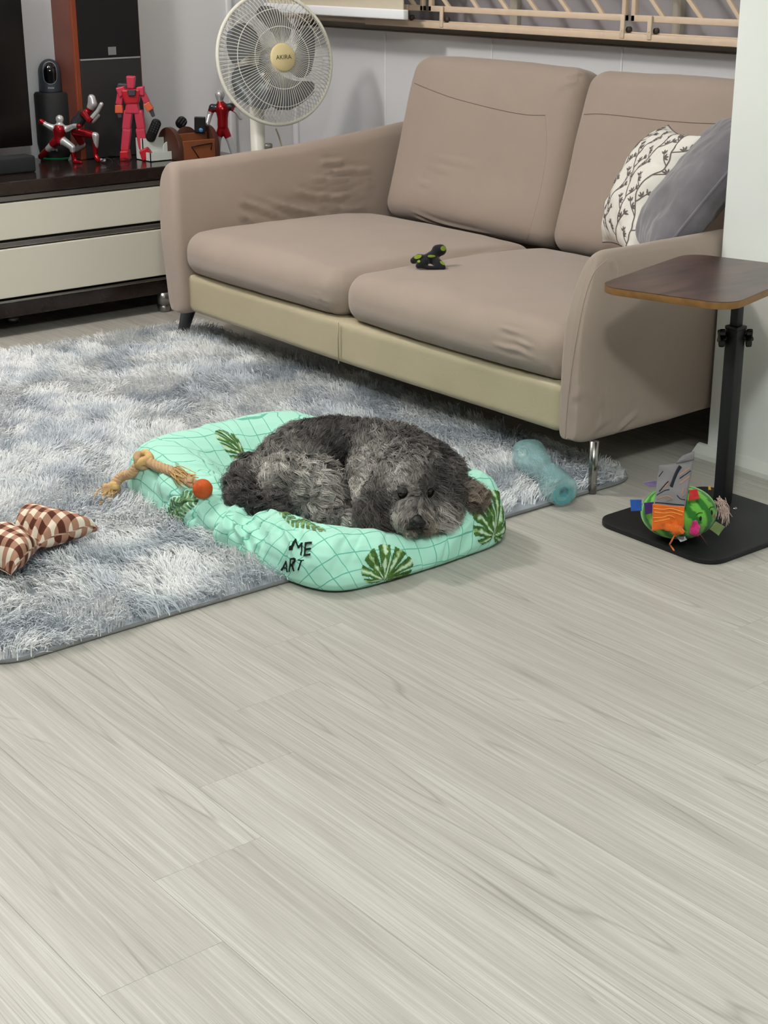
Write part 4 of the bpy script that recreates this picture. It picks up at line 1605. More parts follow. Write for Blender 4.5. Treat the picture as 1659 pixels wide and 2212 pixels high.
def bolster_h(x, y):
    """height of the bolster crest for a direction given by a point near the edge (bed coordinates)"""
    h = np.full(len(x), 0.118)
    # far end (-x): broad soft wedge
    h += 0.012 * bump_(x, -BA, 0.22)
    # +x end: pressed down by the chin, high at the far corner
    e = bump_(x, BA, 0.16)
    h -= e * 0.045 * bump_(y, -0.02, 0.13)
    h += e * 0.048 * bump_(y, BB, 0.15)
    h -= e * 0.012 * bump_(y, -BB, 0.12)
    # near long side: sagging in the middle
    s = bump_(y, -BB, 0.12)
    h -= s * 0.040 * bump_(x, 0.06, 0.20)
    h -= s * 0.010 * bump_(x, -0.22, 0.1)
    return h


def se_point(t, a, b, n=6.5):
    c, s = np.cos(t), np.sin(t)
    return np.sign(c) * np.abs(c) ** (2 / n) * a, np.sign(s) * np.abs(s) ** (2 / n) * b


# resample the angle evenly along the outline
_tt = np.linspace(0, 2 * math.pi, 8001)
_x, _y = se_point(_tt, BA, BB)
_arc = np.concatenate([[0], np.cumsum(np.hypot(np.diff(_x), np.diff(_y)))])
PERIM = _arc[-1]
NT, NS = 640, 130
_sd = np.concatenate([[0], np.cumsum(np.hypot(np.diff(PROF_D), np.diff(PROF_Z * 0.12)))])
SMAX = _sd[-1]


def bed_surface(arc, s, wr=True):
    """arc: metres along outline (0 = +x axis, counter-clockwise); s: metres along the profile from the middle"""
    t = np.interp(arc % PERIM, _arc, _tt)
    d = np.interp(s, _sd, PROF_D)
    zf = np.interp(s, _sd, PROF_Z)
    ex, ey = se_point(t, BA, BB)
    h = bolster_h(ex, ey)
    # wider, softer wedge at the far end: move the inner foot inwards
    wide = bump_(ex, -BA, 0.25)
    dd = d * (1 + 0.35 * wide * (d > 0.06) * (d < 0.2))
    dd = np.minimum(dd, BB)
    a, b = np.maximum(BA - dd, 0.0), np.maximum(BB - dd, 0.0)
    nn = 6.5 - 3.0 * np.clip(dd / BB, 0, 1)
    c_, s_ = np.cos(t), np.sin(t)
    x = np.sign(c_) * np.abs(c_) ** (2 / nn) * a
    y = np.sign(s_) * np.abs(s_) ** (2 / nn) * b
    inner = (s < np.interp(0.06, -PROF_D[::-1][::-1] * 0 + 0, [0]) if False else (d > 0.06) & (s < _sd[8]))
    z = np.where(inner, BED_FLOOR + (h - BED_FLOOR) * zf, h * zf)
    if wr:
        # pleats run across the bolster; strongest on the near long side and the right half of the +x end
        P1 = np.stack([arc * 15.0 + 3.5 * (fbm(np.stack([arc * 5, s * 7, 0 * s], 1), 77, 2) - 0.5) + 9.0 * s * np.sign(np.sin(arc * 2.3)), s * 7.0, 0 * s], 1)
        pl = 1 - np.abs(2 * fbm(P1, 61, 2) - 1)
        P2 = np.stack([arc * 9.0, s * 9.0, 0 * s], 1)
        soft = fbm(P2, 67, 3) - 0.5
        near = bump_(ey, -BB, 0.16) * bump_(ex, 0.02, 0.36)
        right = bump_(ex, BA, 0.12) * np.clip((ey + 0.05) / 0.25, 0, 1)
        act = 0.18 + 1.1 * near + 0.55 * right
        act = act * np.clip(zf * 1.6, 0.10, 1) * (1 - 0.45 * bump_(s, _sd[7], 0.035)) * (1 - 0.6 * bump_(ex, -BA, 0.2))
        # gathered folds where the inner foot of the near side meets the floor of the bed
        gath = near * bump_(s, _sd[4], 0.05)
        P3 = np.stack([arc * 42.0, s * 6.0, 0 * s + 3.0], 1)
        g3 = 1 - np.abs(2 * fbm(P3, 71, 2) - 1)
        dz = (pl - 0.72) * 0.042 * act + soft * 0.026 * (0.3 + act) * np.clip(zf * 1.5, 0.15, 1) + (g3 - 0.7) * 0.016 * gath
        z = z + dz * np.clip(zf * 3 + 0.12, 0, 1)
        out = dz * 0.8 * np.where(d < 0.05, 1, 0.2)
        # uneven skirt and sharp creases on the outer wall
        side_m = np.clip(1 - np.abs(zf - 0.45) / 0.55, 0, 1) * (d < 0.06)
        wob = (fbm(np.stack([arc * 7.0, s * 2.0, 0 * s], 1), 83, 2) - 0.5) * 0.050 * (0.25 + near + 0.5 * right)
        cr1 = np.abs(2 * fbm(np.stack([arc * 20.0 + 14 * (s - _sd[9]) * (0.4 + fbm(np.stack([arc * 3, 0 * s, 0 * s], 1), 87, 1)), s * 6.0, 0 * s + 5], 1), 85, 2) - 1)
        crease = -np.exp(-(cr1 / 0.10) ** 2) * 0.0085 * (0.20 + near + 0.9 * right)
        out = out + side_m * wob + crease * np.clip(zf * 2, 0, 1) * (d < 0.10)
        z = z + crease * np.clip(zf - 0.4, 0, 1) * (s < _sd[9]) * (s > _sd[3])
        rx, ry = ex / BA, ey / BB
        nl = np.sqrt(rx ** 2 + ry ** 2) + 1e-9
        x = x + out * rx / nl
        y = y + out * ry / nl
    z = np.maximum(z, 0.0015 + 0 * z)
    return np.stack([x + BC[0], y + BC[1], z + 0.0005], 1)


def bed_uv(arc, s):
    t = np.interp(arc % PERIM, _arc, _tt)
    ux, uy = se_point(t, BA - BB + s * 0.98 + 1e-4, s + 1e-4)
    return np.stack([ux, uy], 1)


arcs = np.linspace(0, PERIM, NT, endpoint=False)
ss = np.linspace(0, SMAX, NS)
A_, S_ = np.meshgrid(arcs, ss, indexing='ij')
# the floor of the bed may lie on rug pile on one side: the whole bed rests at z=0 of the floor
VB = bed_surface(A_.ravel(), S_.ravel())
FB = grid_faces(NT, NS, cu=True)
UVB = bed_uv(A_.ravel(), S_.ravel())
bed = thing('dog_bed', 'mint green checked dog bed with leaf prints', 'dog bed', (BC[0], BC[1], 0.0))
bed_cover = part('cover', (VB, np.array(FB)), M_bed, bed, uv=UVB)
bvh_bed = bvh_of((VB, FB))


def bed_param(px, py):
    """photo pixel -> (arc, s) on the bed"""
    d = Vector(ray(px, py)).normalized()
    h = bvh_bed.ray_cast(Vector(CAM), d)
    if h[0] is None:
        return None
    k = h[2]
    i, j = divmod(FB[k][0], NS)
    P = np.array(h[0])
    best = np.argmin(np.linalg.norm(VB - P, axis=1))
    i, j = divmod(best, NS)
    return arcs[i], ss[j]


def decal(name, px, py, fn, w, h, n, rotdeg, mtl_attr, lift=0.0012, along=1.0):
    """print on the bed cover. fn(u,v)-> (inside mask, colour); u along the outline, v down the profile (metres)"""
    q = bed_param(px, py)
    if q is None:
        print('decal missed', name)
        return
    nu, nv = n, int(n * h / w)
    u = np.linspace(-w / 2, w / 2, nu)
    v = np.linspace(-h / 2, h / 2, nv)
    U, Vv = np.meshgrid(u, v, indexing='ij')
    U, Vv = U.ravel(), Vv.ravel()
    m, c = fn(U, Vv)
    a = math.radians(rotdeg)
    ar = q[0] + U * math.cos(a) - Vv * math.sin(a)
    s_ = q[1] + U * math.sin(a) + Vv * math.cos(a)
    s_ = np.clip(s_, 0.0, SMAX - 0.03)
    P = bed_surface(ar, s_)
    e = 0.002
    Tn = np.cross(bed_surface(ar + e, s_) - P, bed_surface(ar, s_ + e) - P)
    Tn /= np.linalg.norm(Tn, axis=1)[:, None] + 1e-12
    flip = -np.ones(len(P))
    P = P + Tn * flip[:, None] * lift
    F = []
    for i in range(nu - 1):
        for j in range(nv - 1):
            ids = [i * nv + j, (i + 1) * nv + j, (i + 1) * nv + j + 1, i * nv + j + 1]
            if m[ids].sum() >= 3:
                F.append(ids)
    used = np.unique(np.array(F))
    mp = -np.ones(len(P), int)
    mp[used] = np.arange(len(used))
    part(name, (P[used], mp[np.array(F)]), mtl_attr, bed_cover, col=c[used])


M_print = mat('leaf_print_dye', (1, 1, 1, 1), 0.75, attr='Col', spec=0.2)
G_D, G_M, G_L, G_P = (np.array(lin(c)) for c in ((54, 84, 38), (86, 124, 62), (142, 178, 120), (198, 226, 200)))


def monstera(R, stripes=9, seed=1, notch=0.30):
    """leaf with its stalk at +v; lobes fan out from the stalk"""
    def fn(u, v):
        y0 = v - 0.62 * R
        r = np.hypot(u, y0) / R
        th = np.arctan2(u, -y0)
        edge = (1.60 * np.cos(th * 0.62) ** 0.9)
        edge = np.where(np.abs(th) < 2.3, edge, 0)
        k = np.abs(((th * stripes / 3.6) % 1.0) - 0.5) * 2
        cut = (k > 1 - notch * np.clip((r / (edge + 1e-6) - 0.30) / 0.6, 0, 1))
        m = (r < edge) & ~cut
        n1 = vnoise(np.stack([u * 55, v * 55, 0 * u], 1), seed)
        n2 = vnoise(np.stack([u * 150, v * 150, 0 * u + 2], 1), seed + 3)
        f = k + 0.7 * (n1 - 0.5) + 0.35 * (n2 - 0.5)
        c = np.where((f > 0.30)[:, None], G_D + (G_M - G_D) * n2[:, None], np.where((f > 0.12)[:, None], G_L, G_P))
        vein = (np.abs(u) < 0.0022) & (r < edge)
        c[vein] = G_P
        return m, c
    return fn


def feather(Lh, Wd, seed=3, nleaf=16):
    def fn(u, v):
        x = u / (Lh / 2)
        hw = Wd / 2 * np.sqrt(np.clip(1 - x * x, 0, 1))
        comb = np.abs(((u - np.abs(v) * 0.7) / Lh * nleaf) % 1 - 0.5)
        m = (np.abs(v) < hw) & ((comb < 0.33) | (np.abs(v) < 0.002))
        n2 = vnoise(np.stack([u * 120, v * 120, 0 * u], 1), seed)[:, None]
        c = G_D * 0.9 + (G_L - G_D) * n2
        return m, c
    return fn


decal('leaf_print', 838, 1224, monstera(0.058, 7, 1, 0.22), 0.20, 0.20, 110, 18, M_print)
decal('leaf_print', 520, 985, monstera(0.080, 10, 5, 0.18), 0.22, 0.22, 110, 100, M_print)
decal('leaf_print', 1070, 1115, monstera(0.056, 7, 9, 0.22), 0.20, 0.20, 100, 15, M_print)
decal('leaf_print', 385, 1105, feather(0.20, 0.075), 0.21, 0.08, 130, -65, M_print)
decal('leaf_print', 648, 1128, feather(0.17, 0.05, 8, 9), 0.18, 0.05, 110, 8, M_print)


def text_decal(s, px, py, size, rotdeg, shear=0.3):
    tv_, tf_ = text_geo(s, size, font_shear=shear, bold=0.0)
    tb = bvh_of((tv_, tf_))
    lo, hi = tv_.min(0), tv_.max(0)

    def fn(u, v):
        q = 0.0009
        m = np.array([any(tb.ray_cast(Vector((a + i, -b + j, 1.0)), Vector((0, 0, -1)))[0] is not None
                          for i, j in ((0, 0), (q, 0), (-q, 0), (0, q), (0, -q))) for a, b in zip(u, v)])
        c = np.repeat(np.array([lin((20, 28, 26))]), len(u), 0)
        return m, c
    w, h = (hi[0] - lo[0]) * 1.06, (hi[1] - lo[1]) * 1.06
    decal('lettering', px, py, fn, w, h, int(w / 0.0009), rotdeg, M_print, lift=0.0035)


text_decal('ME', 652, 1190, 0.046, -4, 0.05)
text_decal('ART', 630, 1222, 0.036, -12, 0.5)
text_decal('MCY', 303, 990, 0.030, 0)

# ================================================================= DOG
# curled up asleep-looking: rump and tail on the left, head and muzzle resting on the front rim
def DP(x, y, r):
    return at_r(x, y, r)


dog = thing('dog', 'shaggy dark grey dog curled up awake in the mint bed', 'dog', (BC[0] + 0.05, BC[1], BED_FLOOR))
balls = []


def add_chain(*pts):
    balls.extend(chain([(DP(x, y, r), rad - (0.018 if rad > 0.06 else 0.010 if rad > 0.038 else 0.005)) for x, y, r, rad in pts], 0.3))


add_chain((590, 1022, 3.30, 0.066), (618, 998, 3.35, 0.078), (662, 976, 3.40, 0.084), (730, 968, 3.42, 0.086), (800, 975, 3.40, 0.084),
          (860, 985, 3.34, 0.082), (895, 1000, 3.26, 0.075), (890, 1026, 3.17, 0.074))                       # spine, neck, skull
add_chain((620, 1035, 3.27, 0.070), (680, 1040, 3.26, 0.068), (705, 1066, 3.22, 0.048), (692, 1100, 3.19, 0.030), (728, 1120, 3.15, 0.031), (758, 1132, 3.12, 0.027))  # thigh, hock, hind paw
add_chain((812, 1010, 3.32, 0.070), (812, 1050, 3.24, 0.058), (806, 1090, 3.18, 0.040))                       # chest
add_chain((890, 1026, 3.17, 0.074), (887, 1045, 3.12, 0.064), (888, 1075, 3.075, 0.046), (893, 1100, 3.045, 0.036), (899, 1118, 3.025, 0.030))   # head to muzzle
add_chain((880, 1118, 3.05, 0.026), (920, 1118, 3.05, 0.026))                                                # jowls
add_chain((900, 1136, 3.05, 0.022), (896, 1130, 3.09, 0.030))                                                # chin
add_chain((846, 1020, 3.15, 0.040), (826, 1060, 3.115, 0.032), (818, 1095, 3.09, 0.028), (828, 1122, 3.07, 0.022))       # ear, left in the picture
add_chain((932, 1015, 3.16, 0.042), (956, 1045, 3.13, 0.034), (962, 1080, 3.10, 0.028), (950, 1102, 3.08, 0.022))       # ear, right
add_chain((915, 1000, 3.27, 0.070), (950, 1020, 3.24, 0.055), (978, 1052, 3.19, 0.040), (1004, 1068, 3.15, 0.029), (1020, 1072, 3.12, 0.023))  # shoulder, foreleg, paw
add_chain((548, 1010, 3.33, 0.036), (522, 1040, 3.29, 0.035), (526, 1074, 3.24, 0.035), (550, 1092, 3.21, 0.034), (585, 1092, 3.19, 0.036))   # tail
DV, DF = blob_mesh(balls, 0.0075, 8)
DV[:, 2] = np.maximum(DV[:, 2], BED_FLOOR - 0.006)

# --- colour of the coat, plus painted crease shade, by place on the body (points in space, not on the picture)
C_MID = np.array(lin((126, 121, 117)))
C_LGT = np.array(lin((190, 184, 177)))
C_DRK = np.array(lin((44, 41, 41)))
C_BRN = np.array(lin((60, 51, 46)))
C_TAN = np.array(lin((148, 128, 108)))
C_BLK = np.array(lin((24, 22, 22)))
PATCH = [((760, 985, 3.36), 0.040, C_DRK, 1.2), ((758, 1030, 3.26), 0.030, C_BLK, 3.0), ((766, 1075, 3.20), 0.022, C_BLK, 2.5), ((750, 985, 3.34), 0.03, C_BLK, 1.8), ((752, 940, 3.42), 0.050, C_DRK, 1.1), ((700, 925, 3.44), 0.045, C_DRK, 0.8),  # C_BLK entries here paint shade into the crease between thigh and chest
         ((655, 955, 3.38), 0.035, C_DRK, 0.6), ((800, 925, 3.44), 0.05, C_MID, 0.8), ((640, 1000, 3.28), 0.055, C_LGT, 1.2), ((690, 1040, 3.20), 0.045, C_LGT, 1.3),
         ((610, 960, 3.38), 0.05, C_MID, 1.0), ((560, 970, 3.36), 0.05, C_DRK, 0.5), ((518, 1045, 3.27), 0.045, C_DRK, 1.0), ((560, 1088, 3.18), 0.05, C_DRK, 0.9),
         ((790, 1030, 3.22), 0.030, C_LGT, 1.4), ((800, 990, 3.30), 0.04, C_LGT, 0.9), ((850, 960, 3.34), 0.05, C_MID, 0.9), ((930, 960, 3.30), 0.06, C_DRK, 0.7),
         ((868, 1008, 3.10), 0.030, C_LGT, 1.2), ((900, 1005, 3.10), 0.022, C_MID, 1.0), ((935, 1000, 3.10), 0.032, C_DRK, 1.3), ((960, 1045, 3.09), 0.036, C_BLK, 1.1),
         ((960, 1090, 3.07), 0.026, C_LGT, 0.8), ((820, 1050, 3.07), 0.034, C_DRK, 1.1), ((815, 1095, 3.05), 0.032, C_BRN, 1.3), ((835, 1130, 3.04), 0.024, C_BRN, 1.1),
         ((866, 1066, 3.03), 0.014, C_BLK, 2.6), ((927, 1062, 3.03), 0.014, C_BLK, 2.6), ((896, 1050, 3.03), 0.016, C_LGT, 1.6), ((895, 1085, 3.01), 0.020, C_MID, 2.0),
         ((865, 1110, 3.02), 0.024, C_LGT, 1.4), ((930, 1112, 3.02), 0.022, C_TAN, 0.5), ((930, 1105, 3.03), 0.02, C_LGT, 0.7), ((872, 1132, 3.02), 0.018, C_TAN, 1.3), ((925, 1132, 3.02), 0.018, C_TAN, 0.8),
         ((900, 1116, 3.0), 0.013, C_BRN, 2.0), ((1020, 1072, 3.12), 0.035, C_TAN, 0.8), ((1005, 1066, 3.14), 0.03, C_MID, 0.8), ((985, 1045, 3.18), 0.04, C_BRN, 0.8), ((700, 1095, 3.15), 0.04, C_MID, 1.2),
         ((745, 1125, 3.10), 0.028, C_LGT, 1.4), ((722, 1132, 3.11), 0.016, C_BLK, 1.7), ((675, 1108, 3.16), 0.022, C_DRK, 0.9)]
PC = np.array([DP(*p[0]) for p in PATCH])
PS = np.array([p[1] for p in PATCH])
PCOL = np.array([p[2] for p in PATCH])
PW = np.array([p[3] for p in PATCH])


def coat(P):
    d2 = ((P[:, None, :] - PC[None]) ** 2).sum(2)
    w = PW * np.exp(-d2 / (PS ** 2))
    base = 0.16
    return (w @ PCOL + base * C_MID) / (w.sum(1) + base)[:, None]


def vdir(dx, dy, dz=0.0):
    """direction given as right / up / towards the viewer"""
    return HRIGHT * dx + np.array([0, 0, 1.0]) * dy - HFWD * dz


FLOW = [((660, 940, 3.42), (-0.8, -0.1, 0.3), 0.07, 0.034), ((760, 920, 3.44), (-0.8, 0.1, 0.3), 0.07, 0.034), ((860, 940, 3.38), (-0.5, 0.0, 0.6), 0.07, 0.036),
        ((600, 990, 3.32), (-0.4, -0.7, 0.5), 0.06, 0.036), ((680, 1030, 3.22), (0.35, -0.9, 0.4), 0.06, 0.040), ((770, 1040, 3.22), (0.0, -1, 0.3), 0.05, 0.036),
        ((560, 960, 3.36), (-0.7, -0.5, 0.3), 0.06, 0.034), ((520, 1045, 3.27), (0.3, -0.9, 0.2), 0.04, 0.036), ((565, 1092, 3.19), (0.9, -0.2, 0.3), 0.04, 0.036),
        ((705, 1100, 3.16), (0.6, -0.6, 0.3), 0.04, 0.026), ((755, 1130, 3.11), (0.8, -0.3, 0.4), 0.03, 0.020),
        ((885, 1000, 3.14), (0.0, 0.6, 0.7), 0.04, 0.026), ((850, 1010, 3.13), (-0.7, -0.2, 0.6), 0.04, 0.030), ((930, 1005, 3.14), (0.7, -0.1, 0.6), 0.04, 0.030),
        ((866, 1045, 3.07), (-0.3, 0.8, 0.5), 0.018, 0.012), ((922, 1043, 3.07), (0.3, 0.8, 0.5), 0.018, 0.012), ((894, 1062, 3.06), (0, 0.9, 0.4), 0.018, 0.010),
        ((878, 1100, 3.04), (-0.9, -0.5, 0.25), 0.022, 0.032), ((916, 1100, 3.04), (0.9, -0.5, 0.25), 0.022, 0.032), ((896, 1090, 3.03), (0, 0.6, 0.5), 0.012, 0.010),
        ((872, 1128, 3.04), (-0.6, -0.8, 0.2), 0.022, 0.030), ((924, 1126, 3.04), (0.6, -0.8, 0.2), 0.022, 0.030),
        ((822, 1080, 3.08), (-0.12, -1, 0.15), 0.04, 0.056), ((962, 1070, 3.09), (0.1, -1, 0.15), 0.04, 0.048),
        ((960, 1000, 3.26), (0.7, -0.5, 0.4), 0.06, 0.036), ((1015, 1070, 3.13), (0.9, -0.1, 0.2), 0.04, 0.034)]
FP_ = np.array([DP(*f[0]) for f in FLOW])
FDIR = np.array([vdir(*f[1]) for f in FLOW])
FSIG = np.array([f[2] for f in FLOW])
FLEN = np.array([f[3] for f in FLOW])

# --- the body surface
DFt = []
for f in DF:
    if len(f) == 4:
        DFt += [[f[0], f[1], f[2]], [f[0], f[2], f[3]]]
    else:
        DFt.append(f)
DFt = np.array(DFt)
DN = vert_normals(DV, DFt)
M_skin = mat('dog_undercoat', (1, 1, 1, 1), 0.85, attr='Col', spec=0.1)
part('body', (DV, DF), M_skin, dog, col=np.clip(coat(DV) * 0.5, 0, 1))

# --- fur: wavy locks grown on the surface
tri = DV[DFt]
cr = np.cross(tri[:, 1] - tri[:, 0], tri[:, 2] - tri[:, 0])
area = np.linalg.norm(cr, axis=1)
cen = tri.mean(1)
fn = cr / (area[:, None] + 1e-12)
view = (CAM - cen)
view /= np.linalg.norm(view, axis=1)[:, None]
# the underside lies on the bed
wgt = area * ((fn[:, 2] > -0.75) | (cen[:, 2] > 0.09)) * (cen[:, 2] > BED_FLOOR + 0.002)
# finer on head and muzzle
hd = np.exp(-((cen - DP(892, 1080, 3.06)) ** 2).sum(1) / 0.065 ** 2)
wgt = wgt * (1 + 3.0 * hd)
wgt = wgt * (0.35 + 0.65 * ((fn * view).sum(1) > -0.25))
NL = 7600
ti = RNG.choice(len(wgt), NL, p=wgt / wgt.sum())
b1, b2 = RNG.random(NL), RNG.random(NL)
fl_ = b1 + b2 > 1
b1[fl_], b2[fl_] = 1 - b1[fl_], 1 - b2[fl_]
LR = tri[ti, 0] + b1[:, None] * (tri[ti, 1] - tri[ti, 0]) + b2[:, None] * (tri[ti, 2] - tri[ti, 0])
LN = DN[DFt[ti, 0]] * (1 - b1 - b2)[:, None] + DN[DFt[ti, 1]] * b1[:, None] + DN[DFt[ti, 2]] * b2[:, None]
LN /= np.linalg.norm(LN, axis=1)[:, None]
# leave eyes and nose free
bvh_dog = BVHTree.FromPolygons([Vector(v) for v in DV], [list(map(int, f)) for f in DF])
EYES = []
for _ex, _ey in ((870, 1066), (926, 1063)):
    _d = Vector(ray(_ex, _ey)).normalized()
    _h = bvh_dog.ray_cast(Vector(CAM), _d)
    EYES.append(np.array(_h[0]) - np.array(_d) * 0.0015)
NOSE = DP(902, 1127, 2.988)
ok = np.ones(NL, bool)
for e in EYES:
    ok &= np.linalg.norm(LR - e, axis=1) > 0.0150
ok &= np.linalg.norm(LR - NOSE, axis=1) > 0.019
LR, LN = LR[ok], LN[ok]
NL = len(LR)
d2 = ((LR[:, None, :] - FP_[None]) ** 2).sum(2)
w_ = np.exp(-d2 / FSIG ** 2) + 1e-9 / (d2 + 1e-6)
w_ /= w_.sum(1)[:, None]
LD = w_ @ FDIR
LLen = w_ @ FLEN
sw = (fbm(LR * 22.0, 81, 2) - 0.5) * 2.6
LD = LD - LN * (LD * LN).sum(1)[:, None]
LD /= np.linalg.norm(LD, axis=1)[:, None] + 1e-9
LS = np.cross(LN, LD)
LD = LD * np.cos(sw)[:, None] + LS * np.sin(sw)[:, None]
LS = np.cross(LN, LD)
LC = coat(LR)
LC = LC * 0.86 * (0.25 + 1.5 * fbm(LR * 45.0, 91, 2))[:, None] * RNG.uniform(0.5, 1.55, NL)[:, None]
KS = 17
rep = np.repeat(np.arange(NL), KS)
ns = len(rep)
small = np.clip(LLen[rep] / 0.036, 0.3, 1.2)
jit = RNG.normal(0, 0.0040, (ns, 2)) * small[:, None]
r0 = LR[rep] + LD[rep] * jit[:, :1] + LS[rep] * jit[:, 1:] - LN[rep] * 0.002
LEN = LLen[rep] * RNG.uniform(0.75, 1.2, ns)
phase = RNG.uniform(0, 2 * math.pi, NL)[rep] + RNG.normal(0, 0.22, ns)
freq = RNG.uniform(0.7, 1.5, NL)[rep] * np.clip(LLen[rep] / 0.03, 0.5, 1.3)
amp = RNG.uniform(0.14, 0.32, NL)[rep] * LEN
amp *= np.where(LLen[rep] < 0.024, 0.35, 1.0)
rise = RNG.uniform(0.30, 0.78, NL)[rep] + RNG.normal(0, 0.08, ns)
KN = 8
mids = np.zeros((ns, KN, 3))
fan_ = RNG.normal(0, 0.10, ns)
for i, t in enumerate(np.linspace(0, 1, KN)):
    env = t ** 0.8
    a_ = 2 * math.pi * freq * t + phase
    up_ = rise * LEN * (1 - (1 - t) ** 2) * (1 - 0.55 * t)
    mids[:, i] = (r0 + LD[rep] * (LEN * t * 0.92)[:, None] + LN[rep] * (up_ + amp * 0.5 * np.cos(a_) * env)[:, None]
                  + LS[rep] * (amp * env * np.sin(a_) + fan_ * LEN * t)[:, None])
    mids[:, i] -= (LD[rep] * jit[:, :1] + LS[rep] * jit[:, 1:]) * (0.65 * t)
    mids[:, i, 2] -= 0.10 * LEN * t * t
mids[:, :, 2] = np.maximum(mids[:, :, 2], BED_FLOOR)
wid = np.interp(np.linspace(0, 1, KN), [0, 0.3, 0.7, 1], [1, 1, 0.8, 0.25])[None, :] * RNG.uniform(0.0009, 0.0017, ns)[:, None]
tg = np.gradient(mids, axis=1)
wd = np.cross(tg, LN[rep][:, None, :] + RNG.normal(0, 0.25, (ns, 1, 3)))
wd /= np.linalg.norm(wd, axis=2)[..., None] + 1e-12
cs = LC[rep] * RNG.uniform(0.85, 1.18, ns)[:, None]
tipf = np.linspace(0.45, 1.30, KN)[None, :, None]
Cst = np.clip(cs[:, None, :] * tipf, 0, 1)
keep = np.ones(ns, bool)
hc_ = DP(890, 1040, 3.15)
for e in EYES:
    fd = (e - hc_) / np.linalg.norm(e - hc_) + (CAM - e) / np.linalg.norm(CAM - e) * 1.5
    fd /= np.linalg.norm(fd)
    rel = mids - e
    al = rel @ fd
    pe = np.linalg.norm(rel - al[..., None] * fd, axis=2)
    keep &= ~(((al > -0.004) & (al < 0.06) & (pe < 0.0105)).any(1))
rel = mids - NOSE
keep &= ~((np.linalg.norm(rel, axis=2) < 0.0145).any(1))
mids, wid, wd, Cst, r0 = mids[keep], wid[keep], wd[keep], Cst[keep], r0[keep]
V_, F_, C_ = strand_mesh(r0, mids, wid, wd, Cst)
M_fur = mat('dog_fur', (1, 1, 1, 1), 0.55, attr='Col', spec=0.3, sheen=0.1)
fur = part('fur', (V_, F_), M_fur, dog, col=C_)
fur['kind'] = 'stuff'

# --- eyes, nose
M_eye = mat('dark_brown_eye', rgb(26, 17, 12), 0.05, spec=0.7)
for e in EYES:
    eo = part('eye', sphere(e, 0.0112, 20), M_eye, dog)
    part('pupil', sphere(e + (CAM - e) / np.linalg.norm(CAM - e) * 0.0062, 0.0058, 14), mat('black_pupil', rgb(4, 4, 4), 0.05, spec=0.8), eo)
    lid = sphere(e - (CAM - e) / np.linalg.norm(CAM - e) * 0.0012 + np.array([0, 0, 0.0012]), 0.0123, 20)
    vv, ff = lid
    loc = (vv - e) @ np.array([0, 0, 1.0])
    ff = [f for f in ff if np.mean(loc[f]) > 0.0062]
    part('eyelid', (vv, ff), mat('dark_eyelid', rgb(30, 27, 26), 0.6), eo)
M_nose = mat('black_wet_nose', rgb(20, 18, 20), 0.28, spec=0.5, bump=0.4, bscale=900)
nb = [(NOSE, 0.0128, (1.2, 0.8, 0.85)), (NOSE + HRIGHT * 0.0095 - np.array([0, 0, 0.003]), 0.0085), (NOSE - HRIGHT * 0.0095 - np.array([0, 0, 0.003]), 0.0085),
      (NOSE - np.array([0, 0, 0.008]), 0.006), (NOSE + HFWD * 0.012, 0.012)]
nv, nf = blob_mesh([(b[0], b[1]) for b in nb], 0.0016, 4)
no = part('nose', (nv, nf), M_nose, dog)
for s_ in (-1, 1):
    part('nostril', sphere(NOSE + HRIGHT * 0.0068 * s_ - np.array([0, 0, 0.0035]) - HFWD * 0.0088, 0.0034, 10), mat('nostril_black', rgb(3, 3, 3), 0.7), no)
part('mouth', tube(smooth_path([NOSE - HRIGHT * 0.022 - np.array([0, 0, 0.022]) + HFWD * 0.012, NOSE - np.array([0, 0, 0.017]) - HFWD * 0.001,
                                NOSE + HRIGHT * 0.022 - np.array([0, 0, 0.022]) + HFWD * 0.012], 16), 0.0016, 6), mat('mouth_line', rgb(22, 18, 18), 0.7), dog)

# ================================================================= SIDE TABLE
M_walnut = None


def walnut():
    m = bpy.data.materials.new('walnut_veneer')
    m.use_nodes = True
    N, L = m.node_tree.nodes, m.node_tree.links
    b = N['Principled BSDF']
    tc = N.new('ShaderNodeTexCoord')
    mp = N.new('ShaderNodeMapping')
    mp.inputs['Scale'].default_value = (9.0, 2.2, 1)
    mp.inputs['Rotation'].default_value = (0, 0, math.radians(6))
    L.new(tc.outputs['Object'], mp.inputs['Vector'])
    n = N.new('ShaderNodeTexNoise')
    n.inputs['Scale'].default_value = 3.0; n.inputs['Detail'].default_value = 8; n.inputs['Distortion'].default_value = 0.6
    L.new(mp.outputs[0], n.inputs['Vector'])
    cr = N.new('ShaderNodeValToRGB')
    cr.color_ramp.elements[0].position = 0.30; cr.color_ramp.elements[0].color = rgb(40, 27, 24)
    cr.color_ramp.elements[1].position = 0.72; cr.color_ramp.elements[1].color = rgb(94, 68, 59)
    L.new(n.outputs['Fac'], cr.inputs['Fac'])
    L.new(cr.outputs['Color'], b.inputs['Base Color'])
    b.inputs['Roughness'].default_value = 0.30
    return m


M_walnut = walnut()
M_edge = mat('ply_edge', rgb(128, 92, 48), 0.5, var=0.2, vscale=40)
M_black = mat('black_powder_coat', rgb(20, 21, 23), 0.5, bump=0.2, bscale=900)
M_gloss_black = mat('glossy_black_knob', rgb(12, 12, 13), 0.2)
TZ = 0.553
tl = at_z(1306, 612, TZ)
tf = at_z(1548, 656, TZ)
tb_ = at_z(1520, 559, TZ)
pole = at_z(1560, 1088, 0.012)
tab = thing('side_table', 'small walnut top side table on a black adjustable stand', 'table', (pole[0], pole[1], 0.0))
